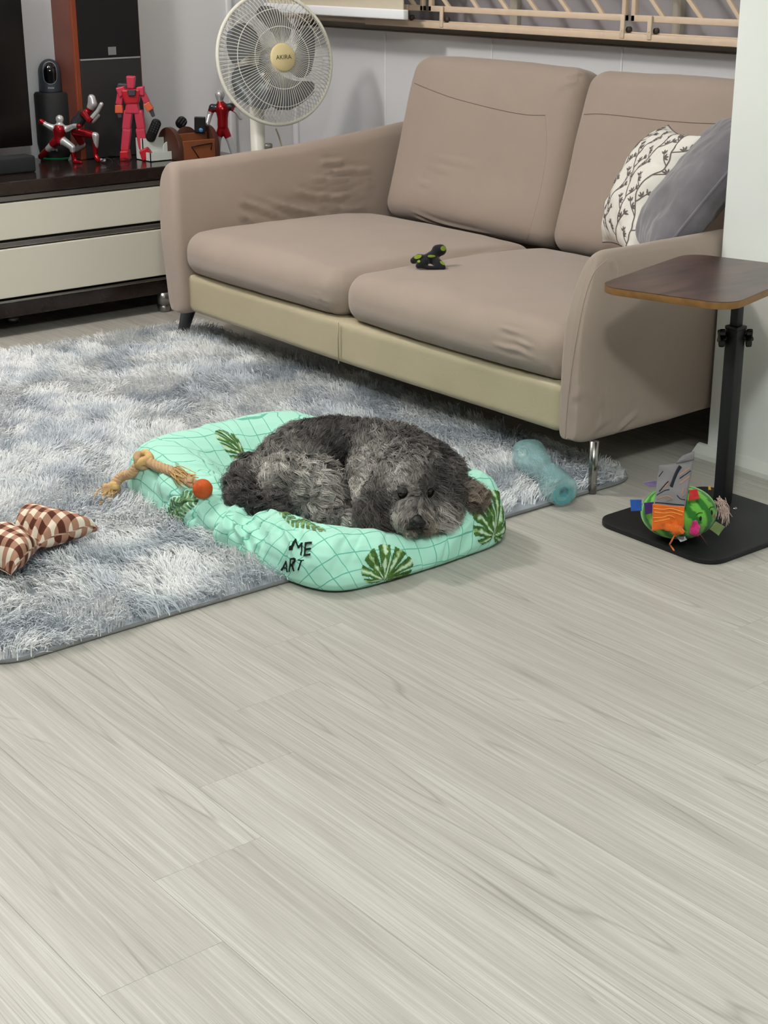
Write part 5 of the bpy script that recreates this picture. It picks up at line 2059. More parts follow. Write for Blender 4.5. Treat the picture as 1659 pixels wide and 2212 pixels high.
# top: rounded rectangle square to the stand
u = np.array([0.966, 0.259, 0]); u /= np.linalg.norm(u)
vv_ = np.array([-u[1], u[0], 0])
x0 = -2.275
tw, td = 0.315, 0.45
org_ = tl * 1.0
RM = np.stack([u, vv_, [0, 0, 1]], 1)
poly = round_rect(0, tw, 0, td, 0.055, 10)
torg = tl - vv_ * 0.030 - u * 0.006
torg[2] = TZ
g = xf(prism(poly, -0.0012, 0.0, 0.0), RM, torg)
top = part('table_top', g, M_walnut, tab, smooth=False)
part('edge_band', xf(prism(poly, -0.0165, -0.0012, 0.0015), RM, torg), M_edge, tab, sharp=40)
# stand
bl_, bf_ = at_z(1291, 1130, 0.0), at_z(1500, 1209, 0.0)
bx0, by0 = bl_[0] - 0.005, bf_[1] - 0.012
base = part('base_plate', prism(round_rect(bx0, bx0 + 0.345, by0, by0 + 0.385, 0.05, 10), 0.0, 0.012, 0.002), M_black, tab, sharp=40)
pr = 0.0165
zc = at_r(1583, 708, pole.dot(HFWD))[2]
part('outer_pole', box((pole[0] - pr, pole[1] - pr, 0.012), (pole[0] + pr, pole[1] + pr, zc), 0.004, 3), M_black, tab, sharp=40)
part('pole_collar', box((pole[0] - pr - 0.0015, pole[1] - pr - 0.0015, zc - 0.004), (pole[0] + pr + 0.0015, pole[1] + pr + 0.0015, zc + 0.006), 0.003), M_black, tab, sharp=40)
part('inner_pole', box((pole[0] - 0.0105, pole[1] - 0.0105, zc), (pole[0] + 0.0105, pole[1] + 0.0105, TZ - 0.0165), 0.002), M_black, tab, sharp=40)
part('top_bracket', box((pole[0] - 0.07, pole[1] - 0.20, TZ - 0.0215), (pole[0] + 0.07, pole[1] + 0.02, TZ - 0.0165), 0.001), M_black, tab, smooth=False)
star = [((0.017 + 0.005 * math.cos(5 * a)) * math.cos(a), (0.017 + 0.005 * math.cos(5 * a)) * math.sin(a)) for a in np.linspace(0, 2 * math.pi, 40, endpoint=False)]
for sx in (-1, 1):
    dr = HRIGHT * sx
    c = np.array([pole[0], pole[1], zc - 0.022]) + dr * (pr + 0.001)
    part('star_knob', xf(prism(star, 0.006, 0.020, 0.003), frame(dr), c), M_gloss_black, tab, sharp=40)
    part('knob_stem', cyl(c, c + dr * 0.008, 0.007, n=14), M_gloss_black, tab)
bp_ = at_z(1588, 1098, 0.012)
part('bolt', xf(lathe([(0.0, 0.003), (0.003, 0.0027), (0.005, 0.0)], 16, caps=False), t=(bp_[0], bp_[1], 0.012)), M_chrome, base)

# ---------------------------------------------------------------- small white thing under the sofa by the wall
pw = at_y(1520, 903, 3.03)
solo('cloth_scrap', cbox((pw[0] - 0.005, 3.10, 0.125), (0.05, 0.03, 0.022), 0.006, 3), mat('white_cloth', rgb(214, 214, 214), 0.8),
     'small white label hanging under the sofa beside the wall', 'label', sharp=50)

# ================================================================= TOYS AND BOTTLE ON THE FLOOR
# --- watermelon plush lying on the table base
BT = 0.0125
pc = at_z(1470, 1180, BT)
MR = 0.066
mc_ = at_r(1466, 1105, pc.dot(HFWD) + 0.055)
mc_[2] = BT + MR * 0.90
M_melon = mat('melon_plush', (1, 1, 1, 1), 0.9, attr='Col', sheen=0.3, spec=0.1)
melon = thing('watermelon_plush', 'green striped watermelon plush toy with fabric tags', 'plush toy', (mc_[0], mc_[1], BT))
nu, nv = 48, 96
ax = frame(np.array([0, 0, 0.85]) - HRIGHT * 0.30 + HFWD * 0.15, HRIGHT)      # poles of the stripes point to the right
th = np.linspace(0, math.pi, nu)
ph = np.linspace(0, 2 * math.pi, nv, endpoint=False)
TH, PH = np.meshgrid(th, ph, indexing='ij')
sph = np.stack([np.sin(TH) * np.cos(PH), np.sin(TH) * np.sin(PH), np.cos(TH)], -1).reshape(-1, 3)
VM = (sph * MR) @ ax.T
VM = VM + np.outer(VM @ HRIGHT, HRIGHT) * 0.26
VM[:, 2] *= 0.90
VM = VM + mc_
wob = 0.35 * np.sin(TH.ravel() * 6)
k = ((PH.ravel() / (2 * math.pi) * 13 + wob * 0.25) % 1)
C = np.where((k < 0.5)[:, None], lin((48, 120, 46)), lin((112, 186, 72)))
C = C * (0.9 + 0.2 * vnoise(VM * 300, 3))[:, None]
mb = part('body', (VM, grid_faces(nu, nv, cv=True)), M_melon, melon, col=C)
bm_ = bvh_of((VM, grid_faces(nu, nv, cv=True)))


def on_melon(px, py, off=0.0):
    d = Vector(ray(px, py)).normalized()
    h = bm_.ray_cast(Vector(CAM), d)
    if h[0] is None:
        p = at_r(px, py, mc_.dot(HFWD))
        n = p - mc_
        n /= np.linalg.norm(n)
        return p, n
    n = np.array(h[1])
    if n.dot(np.array(d)) > 0:
        n = -n
    return np.array(h[0]) + n * off, n


M_eye2 = mat('black_embroidery', rgb(12, 14, 12), 0.6)
for ex, ey in ((1513, 1120), (1537, 1107)):
    p, n = on_melon(ex, ey, 0.0006)
    part('eye', xf(lathe([(0, 0.0012), (0.0032, 0.001), (0.004, 0)], 16, caps=False), frame(n, HRIGHT), p, s=(0.85, 1.35, 1)), M_eye2, mb)
for pts in ([(1504, 1112), (1510, 1108), (1517, 1108)], [(1531, 1100), (1535, 1096), (1541, 1095)]):
    part('eyebrow', tube(trace(pts, bm_, 0.0008, 12), 0.0008, 6), M_eye2, mb)
p, n = on_melon(1542, 1114, 0.0006)
part('cheek', xf(lathe([(0, 0.0008), (0.003, 0.0006), (0.0042, 0)], 14, caps=False), frame(n), p), mat('pink_cheek', rgb(206, 120, 92), 0.8), mb)


def cloth_quad(name, corners, m, seed=1, thick=0.0015, wav=0.003, parent=None, n=14, label=None):
    """soft cloth patch between four 3D corners"""
    a, b, c, d = (np.array(q, float) for q in corners)
    g = np.linspace(0, 1, n)
    U, W = np.meshgrid(g, g, indexing='ij')
    U, W = U.ravel()[:, None], W.ravel()[:, None]
    P = a * (1 - U) * (1 - W) + b * U * (1 - W) + c * U * W + d * (1 - U) * W
    nrm = np.cross(b - a, d - a)
    nrm /= np.linalg.norm(nrm)
    P = P + nrm * ((fbm(np.concatenate([U * 3, W * 3, 0 * U], 1), seed, 2) - 0.5) * 2 * wav)[:, None]
    V = np.concatenate([P + nrm * thick / 2, P - nrm * thick / 2])
    F = grid_faces(n, n)
    N_ = n * n
    F2 = [[i + N_ for i in f[::-1]] for f in F]
    rim = [(i * n, (i + 1) * n) for i in range(n - 1)] + [((n - 1) * n + j, (n - 1) * n + j + 1) for j in range(n - 1)] + \
          [((i + 1) * n + n - 1, i * n + n - 1) for i in range(n - 1)] + [(j + 1, j) for j in range(n - 1)]
    F3 = [[a_, a_ + N_, b_ + N_, b_] for a_, b_ in rim]
    return part(name, (V, F + F2 + F3), m, parent or melon, label=label), P


def tagm(nm, c):
    return mat(nm, rgb(*c), 0.6, sheen=0.3, var=0.08, vscale=60)


def tag_at(nm, pxs, m, dr=0.0, label=None):
    r = mc_.dot(HFWD)
    P = []
    for (x, y, o) in pxs:
        P.append(at_r(x, y, r + o))
    return cloth_quad(nm, P, m, wav=0.0015, label=label)


tag_at('ribbon_tag', [(1361, 1079, -0.02), (1386, 1079, -0.02), (1386, 1103, -0.02), (1363, 1104, -0.02)], tagm('blue_ribbon', (34, 92, 186)), label='blue ribbon tag')
tag_at('ribbon_tag', [(1391, 1086, -0.055), (1412, 1084, -0.06), (1410, 1108, -0.06), (1394, 1111, -0.055)], tagm('purple_ribbon', (66, 34, 116)), label='purple ribbon tag')
tag_at('ribbon_tag', [(1389, 1042, 0.0), (1418, 1038, 0.0), (1422, 1050, 0.0), (1404, 1052, 0.0)], tagm('lilac_ribbon', (138, 118, 168)), label='lilac ribbon tag')
p, n = on_melon(1497, 1072, 0.004)
tag_at('ribbon_tag', [(1490, 1058, -0.055), (1506, 1056, -0.058), (1511, 1077, -0.062), (1487, 1082, -0.06)], tagm('red_ribbon', (202, 36, 40)), label='red ribbon tag')
tag_at('ribbon_tag', [(1530, 1052, 0.0), (1534, 1047, 0.0), (1536, 1058, 0.0), (1530, 1058, 0.0)], tagm('yellow_ribbon', (216, 160, 30)), label='yellow ribbon tag')
tag_at('ribbon_tag', [(1546, 1126, -0.05), (1566, 1138, -0.05), (1552, 1157, -0.05), (1533, 1143, -0.05)], tagm('olive_ribbon', (120, 140, 84)), label='olive ribbon tag')
tag_at('care_label', [(1462, 1160, -0.06), (1480, 1160, -0.06), (1484, 1166, -0.07), (1470, 1171, -0.075)], tagm('white_label', (196, 196, 210)), label='white care label')
# grey printed flap standing up from the back, orange lower part
M_flap = mat('grey_printed_cloth', rgb(120, 118, 120), 0.85, var=0.12, vscale=30)
rr_ = mc_.dot(HFWD)
flp, FPts = cloth_quad('printed_flap', [at_r(1412, 1090, rr_ - 0.075), at_r(1480, 1096, rr_ - 0.080), at_r(1499, 992, rr_ + 0.01), at_r(1424, 1007, rr_ + 0.0)], M_flap, 5, wav=0.005)
tag_at('flap_corner', [(1460, 1001, 0.003), (1499, 993, 0.005), (1500, 974, 0.012), (1474, 984, 0.010)], M_flap)
bf = bvh_of((np.array([v.co[:] for v in flp.data.vertices]) + mc_ * 0 + np.array(melon.location), [list(f.vertices) for f in flp.data.polygons]))
M_ink = mat('dark_ink', rgb(24, 30, 42), 0.8)
M_peach = mat('peach_ink', rgb(186, 136, 104), 0.8)
for pts, w_, m_ in ([[(1470, 1008), (1462, 1022), (1455, 1040), (1450, 1052)], 0.0050, M_ink], [[(1423, 1030), (1432, 1018)], 0.0010, M_ink],
                    [[(1424, 1062), (1438, 1046), (1444, 1040)], 0.0012, M_ink], [[(1432, 1058), (1446, 1042)], 0.0012, M_peach],
                    [[(1468, 1034), (1480, 1026), (1492, 1017)], 0.0013, M_ink], [[(1468, 1028), (1490, 1012)], 0.0016, M_peach],
                    [[(1468, 1046), (1490, 1030)], 0.0016, M_peach], [[(1420, 1078), (1440, 1072), (1452, 1078), (1440, 1082)], 0.0013, M_peach],
                    [[(1415, 1086), (1440, 1088), (1478, 1092)], 0.0013, M_ink], [[(1462, 1070), (1470, 1078), (1480, 1080)], 0.0010, M_ink],
                    [[(1472, 1068), (1478, 1054), (1482, 1064), (1474, 1074)], 0.0010, M_peach], [[(1418, 1070), (1436, 1060), (1446, 1058)], 0.0010, M_ink]):
    tr = trace(pts, bf, 0.0008, 14)
    if len(tr) > 2:
        part('print_stroke', tube(tr, w_, 6, flat=0.25, up=-HFWD), m_, flp)
M_orange = mat('orange_fleece', rgb(232, 112, 28), 0.9, sheen=0.3, var=0.1, vscale=90)
of_, OP = cloth_quad('orange_cloth', [at_r(1408, 1146, rr_ - 0.077), at_r(1476, 1140, rr_ - 0.080), at_r(1479, 1095, rr_ - 0.082), at_r(1410, 1089, rr_ - 0.077)], M_orange, 9, wav=0.006, thick=0.003)
bo = bvh_of((np.array([v.co[:] for v in of_.data.vertices]) + np.array(melon.location), [list(f.vertices) for f in of_.data.polygons]))
M_thr = mat('pale_orange_thread', rgb(250, 178, 96), 0.8)
for pts in ([(1412, 1098), (1432, 1100), (1450, 1098), (1476, 1106)], [(1414, 1106), (1436, 1108), (1452, 1106), (1474, 1113)], [(1411, 1118), (1432, 1117), (1445, 1113), (1458, 1118)], [(1414, 1126), (1430, 1124), (1446, 1120)]):
    tr = trace(pts, bo, 0.001, 16)
    if len(tr) > 2:
        part('thread', tube(tr, 0.0010, 6), M_thr, of_)
# torn orange stuffing with a hanging thread, pink tuft, white frayed tuft


def frayed(name, c, rad, n, m, seed, stretch=(1, 1, 1), parent=melon):
    rg = np.random.default_rng(seed)
    balls_ = [(np.array(c) + rg.normal(0, rad * 0.45, 3) * np.array(stretch), rad * rg.uniform(0.35, 0.6)) for _ in range(n)]
    v, f = blob_mesh(balls_, rad * 0.14, 2)
    v += rg.normal(0, rad * 0.035, v.shape)
    v[:, 2] = np.maximum(v[:, 2], BT + 0.001)
    return part(name, (v, f), m, parent)


frayed('torn_cloth', at_r(1458, 1145, rr_ - 0.085), 0.016, 14, M_orange, 2)
lo_ = at_z(1452, 1183, BT + 0.002)
part('loose_thread', tube(smooth_path([at_r(1456, 1158, rr_ - 0.088), at_r(1450, 1170, rr_ - 0.095), at_z(1447, 1176, BT + 0.003), lo_, at_z(1456, 1189, BT + 0.002)], 20), [0.0026] * 8 + [0.0016] * 13 if False else 0.0018, 6), M_orange, melon)
M_pink = mat('magenta_tuft', rgb(206, 34, 118), 0.9, sheen=0.3, var=0.15, vscale=120)
frayed('pink_tuft', at_r(1502, 1143, rr_ - 0.072), 0.015, 16, M_pink, 4, (0.8, 0.8, 1.1))
part('loose_thread', tube(smooth_path([at_r(1510, 1150, rr_ - 0.08), at_r(1518, 1162, rr_ - 0.085), at_z(1528, 1178, BT + 0.002)], 14), 0.0009, 6), mat('dark_pink_thread', rgb(120, 60, 80), 0.8), melon)
M_fray = mat('pale_frayed_yarn', rgb(206, 180, 170), 0.9)
rg = np.random.default_rng(6)
geos = []
c0 = at_r(1553, 1080, rr_ - 0.035)
for i in range(46):
    a = c0 + rg.normal(0, 0.004, 3)
    e = at_r(1553 + rg.uniform(2, 22), 1082 + rg.uniform(6, 54), rr_ - 0.045) + rg.normal(0, 0.004, 3)
    m_ = (a + e) / 2 + HRIGHT * rg.uniform(0.0, 0.008) + np.array([0, 0, rg.uniform(0, 0.006)])
    geos.append(tube(smooth_path([a, m_, e], 8), 0.0007, 4))
part('frayed_tuft', join(*geos), M_fray, melon)

# ---------------------------------------------------------------- crushed plastic bottle
M_pet = mat('teal_clear_plastic', rgb(146, 196, 198), 0.12, spec=0.6, alpha=0.42)
pb0, pb1 = at_z(1212, 1096, 0.0), at_z(1132, 1020, 0.0)
pb0 = np.array([pb0[0], pb0[1], 0.036])
pb1 = np.array([pb1[0], pb1[1], 0.044])
axd = pb1 - pb0
Lb = np.linalg.norm(axd) + 0.03
axd /= np.linalg.norm(axd)
FRB = frame(axd, (0, 0, 1))
nl, nr = 70, 48
prof_t = [0, 0.0, 0.03, 0.08, 0.20, 0.34, 0.48, 0.62, 0.78, 0.90, 0.97, 1.0]
prof_r = [0.0, 0.024, 0.0335, 0.036, 0.0355, 0.030, 0.026, 0.031, 0.036, 0.032, 0.020, 0.012]
P = []
for i in range(nl):
    t = i / (nl - 1)
    r = np.interp(t, np.linspace(0, 1, len(prof_r)), prof_r) if False else np.interp(t, [0, 0.012, 0.03, 0.08, 0.20, 0.34, 0.48, 0.62, 0.78, 0.90, 0.97, 1.0], [0.012, 0.030, 0.0375, 0.041, 0.041, 0.036, 0.032, 0.036, 0.042, 0.040, 0.028, 0.014])
    for j in range(nr):
        a = 2 * math.pi * j / nr
        six = 1 - 0.05 * (1 - abs(math.cos(3 * a))) * (t < 0.25)
        cr_ = 1 + 0.42 * (vnoise(np.array([[t * 7, math.cos(a) * 1.4 + 5, math.sin(a) * 1.4]]), 7)[0] - 0.5) * (1 if 0.18 < t < 0.93 else 0.15)
        sq = 1 - 0.22 * math.exp(-((t - 0.45) / 0.16) ** 2) * abs(math.sin(a))
        rr0 = r * six * cr_ * sq
        P.append((rr0 * math.cos(a), rr0 * math.sin(a), t * Lb - 0.015))
P = np.array(P) @ FRB.T + pb0
P[:, 2] += 0.002 - P[:, 2].min()
FBt = grid_faces(nl, nr, cv=True)
bot = thing('plastic_bottle', 'crushed teal clear plastic bottle lying at the rug corner', 'bottle', (pb0[0], pb0[1], 0.0))
part('body', (P, FBt), M_pet, bot)
# inset punt of the bottom
ri = []
for rr1, zz in ((0.027, -0.0115), (0.022, -0.014), (0.020, -0.004), (0.014, 0.006), (0.0, 0.009)):
    ri.append((rr1, zz))
pg = xf(lathe(ri, 10, caps=False), FRB, pb0 + np.array([0, 0, 0]))
part('base_dimple', pg, mat('teal_bottle_base', rgb(96, 178, 184), 0.15, alpha=0.75), bot, smooth=False)
part('neck_ring', xf(lathe([(0.013, Lb - 0.016), (0.0155, Lb - 0.014), (0.0155, Lb - 0.009), (0.013, Lb - 0.006)], 24, caps=False), FRB, pb0), M_pet, bot)

# ---------------------------------------------------------------- knotted rope toy, orange ball
M_rope = mat('tan_rope', rgb(202, 166, 126), 0.85, var=0.15, vscale=90, bump=0.4, bscale=700)
M_fib = mat('straw_fibres', rgb(222, 184, 124), 0.85, var=0.2, vscale=60)


def bed_pt(px, py, up=0.0):
    d = Vector(ray(px, py)).normalized()
    h = bvh_bed.ray_cast(Vector(CAM), d)
    return None if h[0] is None else np.array(h[0]) + np.array([0, 0, up])


rp_knot = bed_pt(310, 1010, 0.016)
if rp_knot is None:
    rp_knot = at_z(308, 1008, 0.145)
rp_r = bed_pt(385, 1034, 0.012)
rp_m = bed_pt(345, 1020, 0.013)
rp_e = bed_pt(415, 1052, 0.010)
kl = at_r(262, 1030, rp_knot.dot(HFWD) + 0.015)
kl2 = at_r(240, 1055, kl.dot(HFWD) - 0.01)
rope = thing('rope_toy', 'knotted tan rope dog toy hanging over the bed edge', 'rope toy', (rp_knot[0], rp_knot[1], 0.0))
cl = smooth_path([kl2, kl, at_r(284, 1022, rp_knot.dot(HFWD) + 0.005), rp_knot, rp_m, rp_r, rp_e], 260)


def twist(path, r, rad, turns, ns=3, m=M_rope, name='rope_strand', parent=rope):
    T = np.gradient(path, axis=0)
    T /= np.linalg.norm(T, axis=1)[:, None]
    up_ = np.array([0, 0, 1.0])
    for s_ in range(ns):
        out = []
        for i, p in enumerate(path):
            x = np.cross(T[i], up_)
            x /= np.linalg.norm(x) + 1e-9
            y = np.cross(T[i], x)
            a = 2 * math.pi * (turns * i / len(path) + s_ / ns)
            out.append(p + r * (math.cos(a) * x + math.sin(a) * y))
        part(name, tube(np.array(out), rad, 8), m, parent)


twist(cl, 0.0062, 0.0062, 11)


def knot(c, r, seed):
    rg = np.random.default_rng(seed)
    for q in range(3):
        a = np.linspace(0, 2 * math.pi, 30, endpoint=False)
        R_ = rot('X', rg.uniform(-50, 50)) @ rot('Y', rg.uniform(-50, 50)) @ rot('Z', rg.uniform(0, 180))
        ring = (np.stack([r * np.cos(a), r * np.sin(a), 0.3 * r * np.sin(2 * a)], 1)) @ R_.T + c
        part('knot', tube(ring, r * 0.55, 8, closed=True), M_fib if q else M_rope, rope)


knot(rp_knot + np.array([0, 0, 0.004]), 0.0165, 1)
knot(kl2, 0.0145, 3)


def tassel(a, d, L_, n, spread, seed, zmin):
    rg = np.random.default_rng(seed)
    d = np.array(d, float) / np.linalg.norm(d)
    geos = []
    for i in range(n):
        s_ = a + rg.normal(0, 0.006, 3)
        e = s_ + d * L_ * rg.uniform(0.7, 1.1) + rg.normal(0, spread, 3)
        m_ = s_ + (e - s_) * 0.5 + rg.normal(0, spread * 0.35, 3)
        q = smooth_path([s_, m_, e], 8)
        q[:, 2] = np.maximum(q[:, 2], zmin)
        geos.append(tube(q, 0.0011, 4))
    part('tassel', join(*geos), M_fib, rope)


e_l = at_r(232, 1066, kl2.dot(HFWD) - 0.015)
tassel(kl2, e_l - kl2 + np.array([0, 0, -0.012]), 0.045, 110, 0.008, 3, 0.012)
b_e = bed_pt(428, 1060, 0.008)
tassel(bed_pt(380, 1030, 0.012), b_e - bed_pt(380, 1030, 0.012), 0.060, 130, 0.007, 5, 0.045)

bpt = bed_pt(437, 1074, 0.0)
Rb = 0.0225
bc = at_r(438, 1061, bpt.dot(HFWD) + 0.004)
bc[2] = max(bc[2], bpt[2] + Rb * 0.8)
M_ball = mat('orange_rubber_ball', rgb(196, 84, 28), 0.75, var=0.15, vscale=60, bump=0.4, bscale=220)
bg = sphere(bc, Rb, 40)
bg = (bg[0] + vert_normals(bg[0], np.array([f if len(f) == 4 else f + [f[-1]] for f in bg[1]])) * ((fbm(bg[0] * 90, 4, 2) - 0.5) * 0.0015)[:, None], bg[1])
solo('ball', bg, M_ball, 'small orange ball beside the rope on the bed', 'ball')

# ---------------------------------------------------------------- gingham bow cushion on the rug
M_ging = None


def gingham():
    m = bpy.data.materials.new('brown_gingham')
    m.use_nodes = True
    N, L = m.node_tree.nodes, m.node_tree.links
    b = N['Principled BSDF']
    uvn = N.new('ShaderNodeUVMap'); uvn.uv_map = 'UVMap'
    mp = N.new('ShaderNodeMapping')
    mp.inputs['Scale'].default_value = (1 / 0.030, 1 / 0.030, 1)
    mp.inputs['Rotation'].default_value = (0, 0, math.radians(4))
    L.new(uvn.outputs[0], mp.inputs['Vector'])
    fr = N.new('ShaderNodeVectorMath'); fr.operation = 'FRACTION'
    L.new(mp.outputs[0], fr.inputs[0])
    sp = N.new('ShaderNodeSeparateXYZ')
    L.new(fr.outputs[0], sp.inputs[0])
    o = []
    for k in ('X', 'Y'):
        g = N.new('ShaderNodeMath'); g.operation = 'GREATER_THAN'; g.inputs[1].default_value = 0.5
        L.new(sp.outputs[k], g.inputs[0])
        o.append(g.outputs[0])
    ad = N.new('ShaderNodeMath'); ad.operation = 'ADD'
    L.new(o[0], ad.inputs[0]); L.new(o[1], ad.inputs[1])
    hv = N.new('ShaderNodeMath'); hv.operation = 'MULTIPLY'; hv.inputs[1].default_value = 0.5
    L.new(ad.outputs[0], hv.inputs[0])
    cr = N.new('ShaderNodeValToRGB')
    cr.color_ramp.interpolation = 'CONSTANT'
    cr.color_ramp.elements[0].position = 0.0; cr.color_ramp.elements[0].color = rgb(236, 224, 204)
    cr.color_ramp.elements[1].position = 0.75; cr.color_ramp.elements[1].color = rgb(92, 50, 38)
    e = cr.color_ramp.elements.new(0.3); e.color = rgb(176, 132, 110)
    L.new(hv.outputs[0], cr.inputs['Fac'])
    L.new(cr.outputs['Color'], b.inputs['Base Color'])
    b.inputs['Roughness'].default_value = 0.75
    b.inputs['Specular IOR Level'].default_value = 0.2
    return m


M_ging = gingham()
RT = 0.030        # top of the pressed pile
bw_k = at_z(55, 1180, RT + 0.02)
bow_dir = at_z(140, 1139, RT + 0.02) - bw_k
bow_dir[2] = 0
bow_dir /= np.linalg.norm(bow_dir)
bow_n = np.array([-bow_dir[1], bow_dir[0], 0])
bow = thing('bow_toy', 'brown gingham bow shaped cushion toy on the rug', 'dog toy', (bw_k[0], bw_k[1], RT))
n1, n2 = 110, 90
V, UVs = [], []
Lw = 0.118
for i in range(n1):
    t = (i / (n1 - 1)) * 2 - 1
    at = abs(t)
    hw = 0.040 + 0.046 * math.sin(min(1, at * 1.10) * math.pi / 2) ** 1.2
    end = math.sqrt(max(0.0, 1 - max(0.0, (at - 0.80) / 0.2) ** 2))
    thk = (0.017 + 0.023 * math.sin(min(1.0, at * 0.95) * math.pi) ** 0.8) * (0.12 + 0.88 * end)
    for j in range(n2):
        a = 2 * math.pi * j / n2
        c_, s_ = math.cos(a), math.sin(a)
        y = hw * np.sign(c_) * abs(c_) ** 0.70
        z = thk * np.sign(s_) * abs(s_) ** 0.85
        yy_ = y / hw
        x = t * (Lw + 0.022 * abs(yy_) ** 2.5)           # corners run out to points
        pl_ = math.exp(-(at / 0.33) ** 2) * 0.0085 * math.sin(yy_ * 11.0)
        z += pl_ * max(0.0, s_)
        z -= 0.013 * math.exp(-(at / 0.10) ** 2) * max(0.0, s_)
        V.append(bw_k + bow_dir * x + bow_n * y + np.array([0, 0, z + thk * 0.70]))
        UVs.append((x, y * 1.15 + (0.0 if s_ >= 0 else 0.3)))
V = np.array(V)
V[:, 2] += (fbm(V * 24, 5, 2) - 0.5) * 0.010
V[:, 2] = np.maximum(V[:, 2], RT - 0.014)
F = grid_faces(n1, n2, cv=True)
F.append(list(range(n2))[::-1])
F.append(list(range((n1 - 1) * n2, n1 * n2)))
part('cushion', (V, F), M_ging, bow, uv=np.array(UVs))
band = []
for w_ in np.linspace(-0.5, 0.5, 9):
    for q in np.linspace(0, 2 * math.pi, 30, endpoint=False):
        band.append(bw_k + bow_dir * (w_ * 0.012) + bow_n * (0.0415 * math.cos(q)) + np.array([0, 0, 0.011 + 0.0135 * math.sin(q) * (1 - 0.2 * abs(w_))]))
part('pinch_thread', (np.array(band), grid_faces(9, 30, cv=True)), mat('brown_thread', rgb(110, 66, 50), 0.8), bow)

# ================================================================= THINGS ON THE SOFA
bvh_seatR = bvh_of(seatR)
bvh_seatL = bvh_of(seatL)
M_bk = mat('black_plush', rgb(14, 14, 18), 0.9, sheen=0.2)
M_lime = mat('lime_felt', rgb(128, 148, 40), 0.9, sheen=0.2)


def seat_z(x, y):
    for b_ in (bvh_seatR, bvh_seatL):
        h = b_.ray_cast(Vector((x, y, 1.0)), Vector((0, 0, -1)))
        if h[0] is not None:
            return h[0].z
    return 0.38


pt = at_z(932, 582, 0.385)
sz = seat_z(pt[0], pt[1])
pt = at_z(932, 582, sz)
rt = pt.dot(HFWD)
bug = thing('black_plush_toy', 'small black plush toy with lime patches on the seat', 'plush toy', (pt[0], pt[1], sz), 'black and lime plush toys')
bl2 = []
for ch in ([(945, 541, 0.03, 0.017), (952, 540, 0.03, 0.017)], [(945, 545, 0.03, 0.015), (930, 556, 0.02, 0.016), (918, 562, 0.01, 0.015)],
           [(918, 560, 0.01, 0.013), (905, 558, 0.01, 0.013), (893, 563, 0.015, 0.010)], [(918, 566, 0.0, 0.012), (904, 574, -0.005, 0.009)],
           [(936, 560, 0.02, 0.015), (948, 570, 0.0, 0.013), (956, 578, -0.01, 0.010)], [(904, 574, -0.005, 0.006), (925, 578, -0.01, 0.006), (950, 580, -0.01, 0.007)]):
    bl2 += chain([(at_r(x, y, rt + o), r_) for x, y, o, r_ in ch], 0.4)
v, f = blob_mesh(bl2, 0.0032, 3)
v[:, 2] = np.maximum(v[:, 2], sz + 0.001)
bb_ = part('body', (v, f), M_bk, bug)
bvb = bvh_of((v, f))


def patch(pxs, par, bv, name='lime_patch'):
    ptsP = []
    for x, y in pxs:
        d = Vector(ray(x, y)).normalized()
        h = bv.ray_cast(Vector(CAM), d)
        if h[0] is None:
            continue
        n = np.array(h[1])
        n = n if n.dot(np.array(d)) < 0 else -n
        ptsP.append(np.array(h[0]) + n * 0.0018)
    if len(ptsP) > 3:
        c = np.mean(ptsP, 0) + (CAM - np.mean(ptsP, 0)) / np.linalg.norm(CAM - np.mean(ptsP, 0)) * 0.0022
        ptsP.append(c)
        k_ = len(ptsP) - 1
        part(name, (np.array(ptsP), [[i, (i + 1) % k_, k_] for i in range(k_)]), M_lime, par)


def ell(cx, cy, a, b, rotd=0, n=14):
    out = []
    for q in np.linspace(0, 2 * math.pi, n, endpoint=False):
        x, y = a * math.cos(q), b * math.sin(q)
        t = math.radians(rotd)
        out.append((cx + x * math.cos(t) - y * math.sin(t), cy + x * math.sin(t) + y * math.cos(t)))
    return out


patch(ell(957, 537, 5.5, 5), bb_, bvb)
patch(ell(903, 555, 8, 4, -15), bb_, bvb)
patch(ell(932, 554, 8.5, 2.8), bb_, bvb)
patch(ell(905, 565, 3.5, 3), bb_, bvb)
patch(ell(955, 569, 6, 2.5, 40), bb_, bvb)
# its twin on the dog bed beside the tail
q = bed_pt(508, 1018, 0.014)
tw_ = thing('black_plush_toy', 'black plush toy with lime patch beside the dog tail', 'plush toy', (q[0], q[1], q[2] - 0.016), 'black and lime plush toys')
v, f = blob_mesh(chain([(q, 0.012), (q + HRIGHT * 0.020 + np.array([0, 0, 0.008]), 0.013), (q + HRIGHT * 0.04, 0.012)], 0.4), 0.003, 2)
b3 = part('body', (v, f), M_bk, tw_)
patch(ell(508, 1018, 6, 6), b3, bvh_of((v, f)))


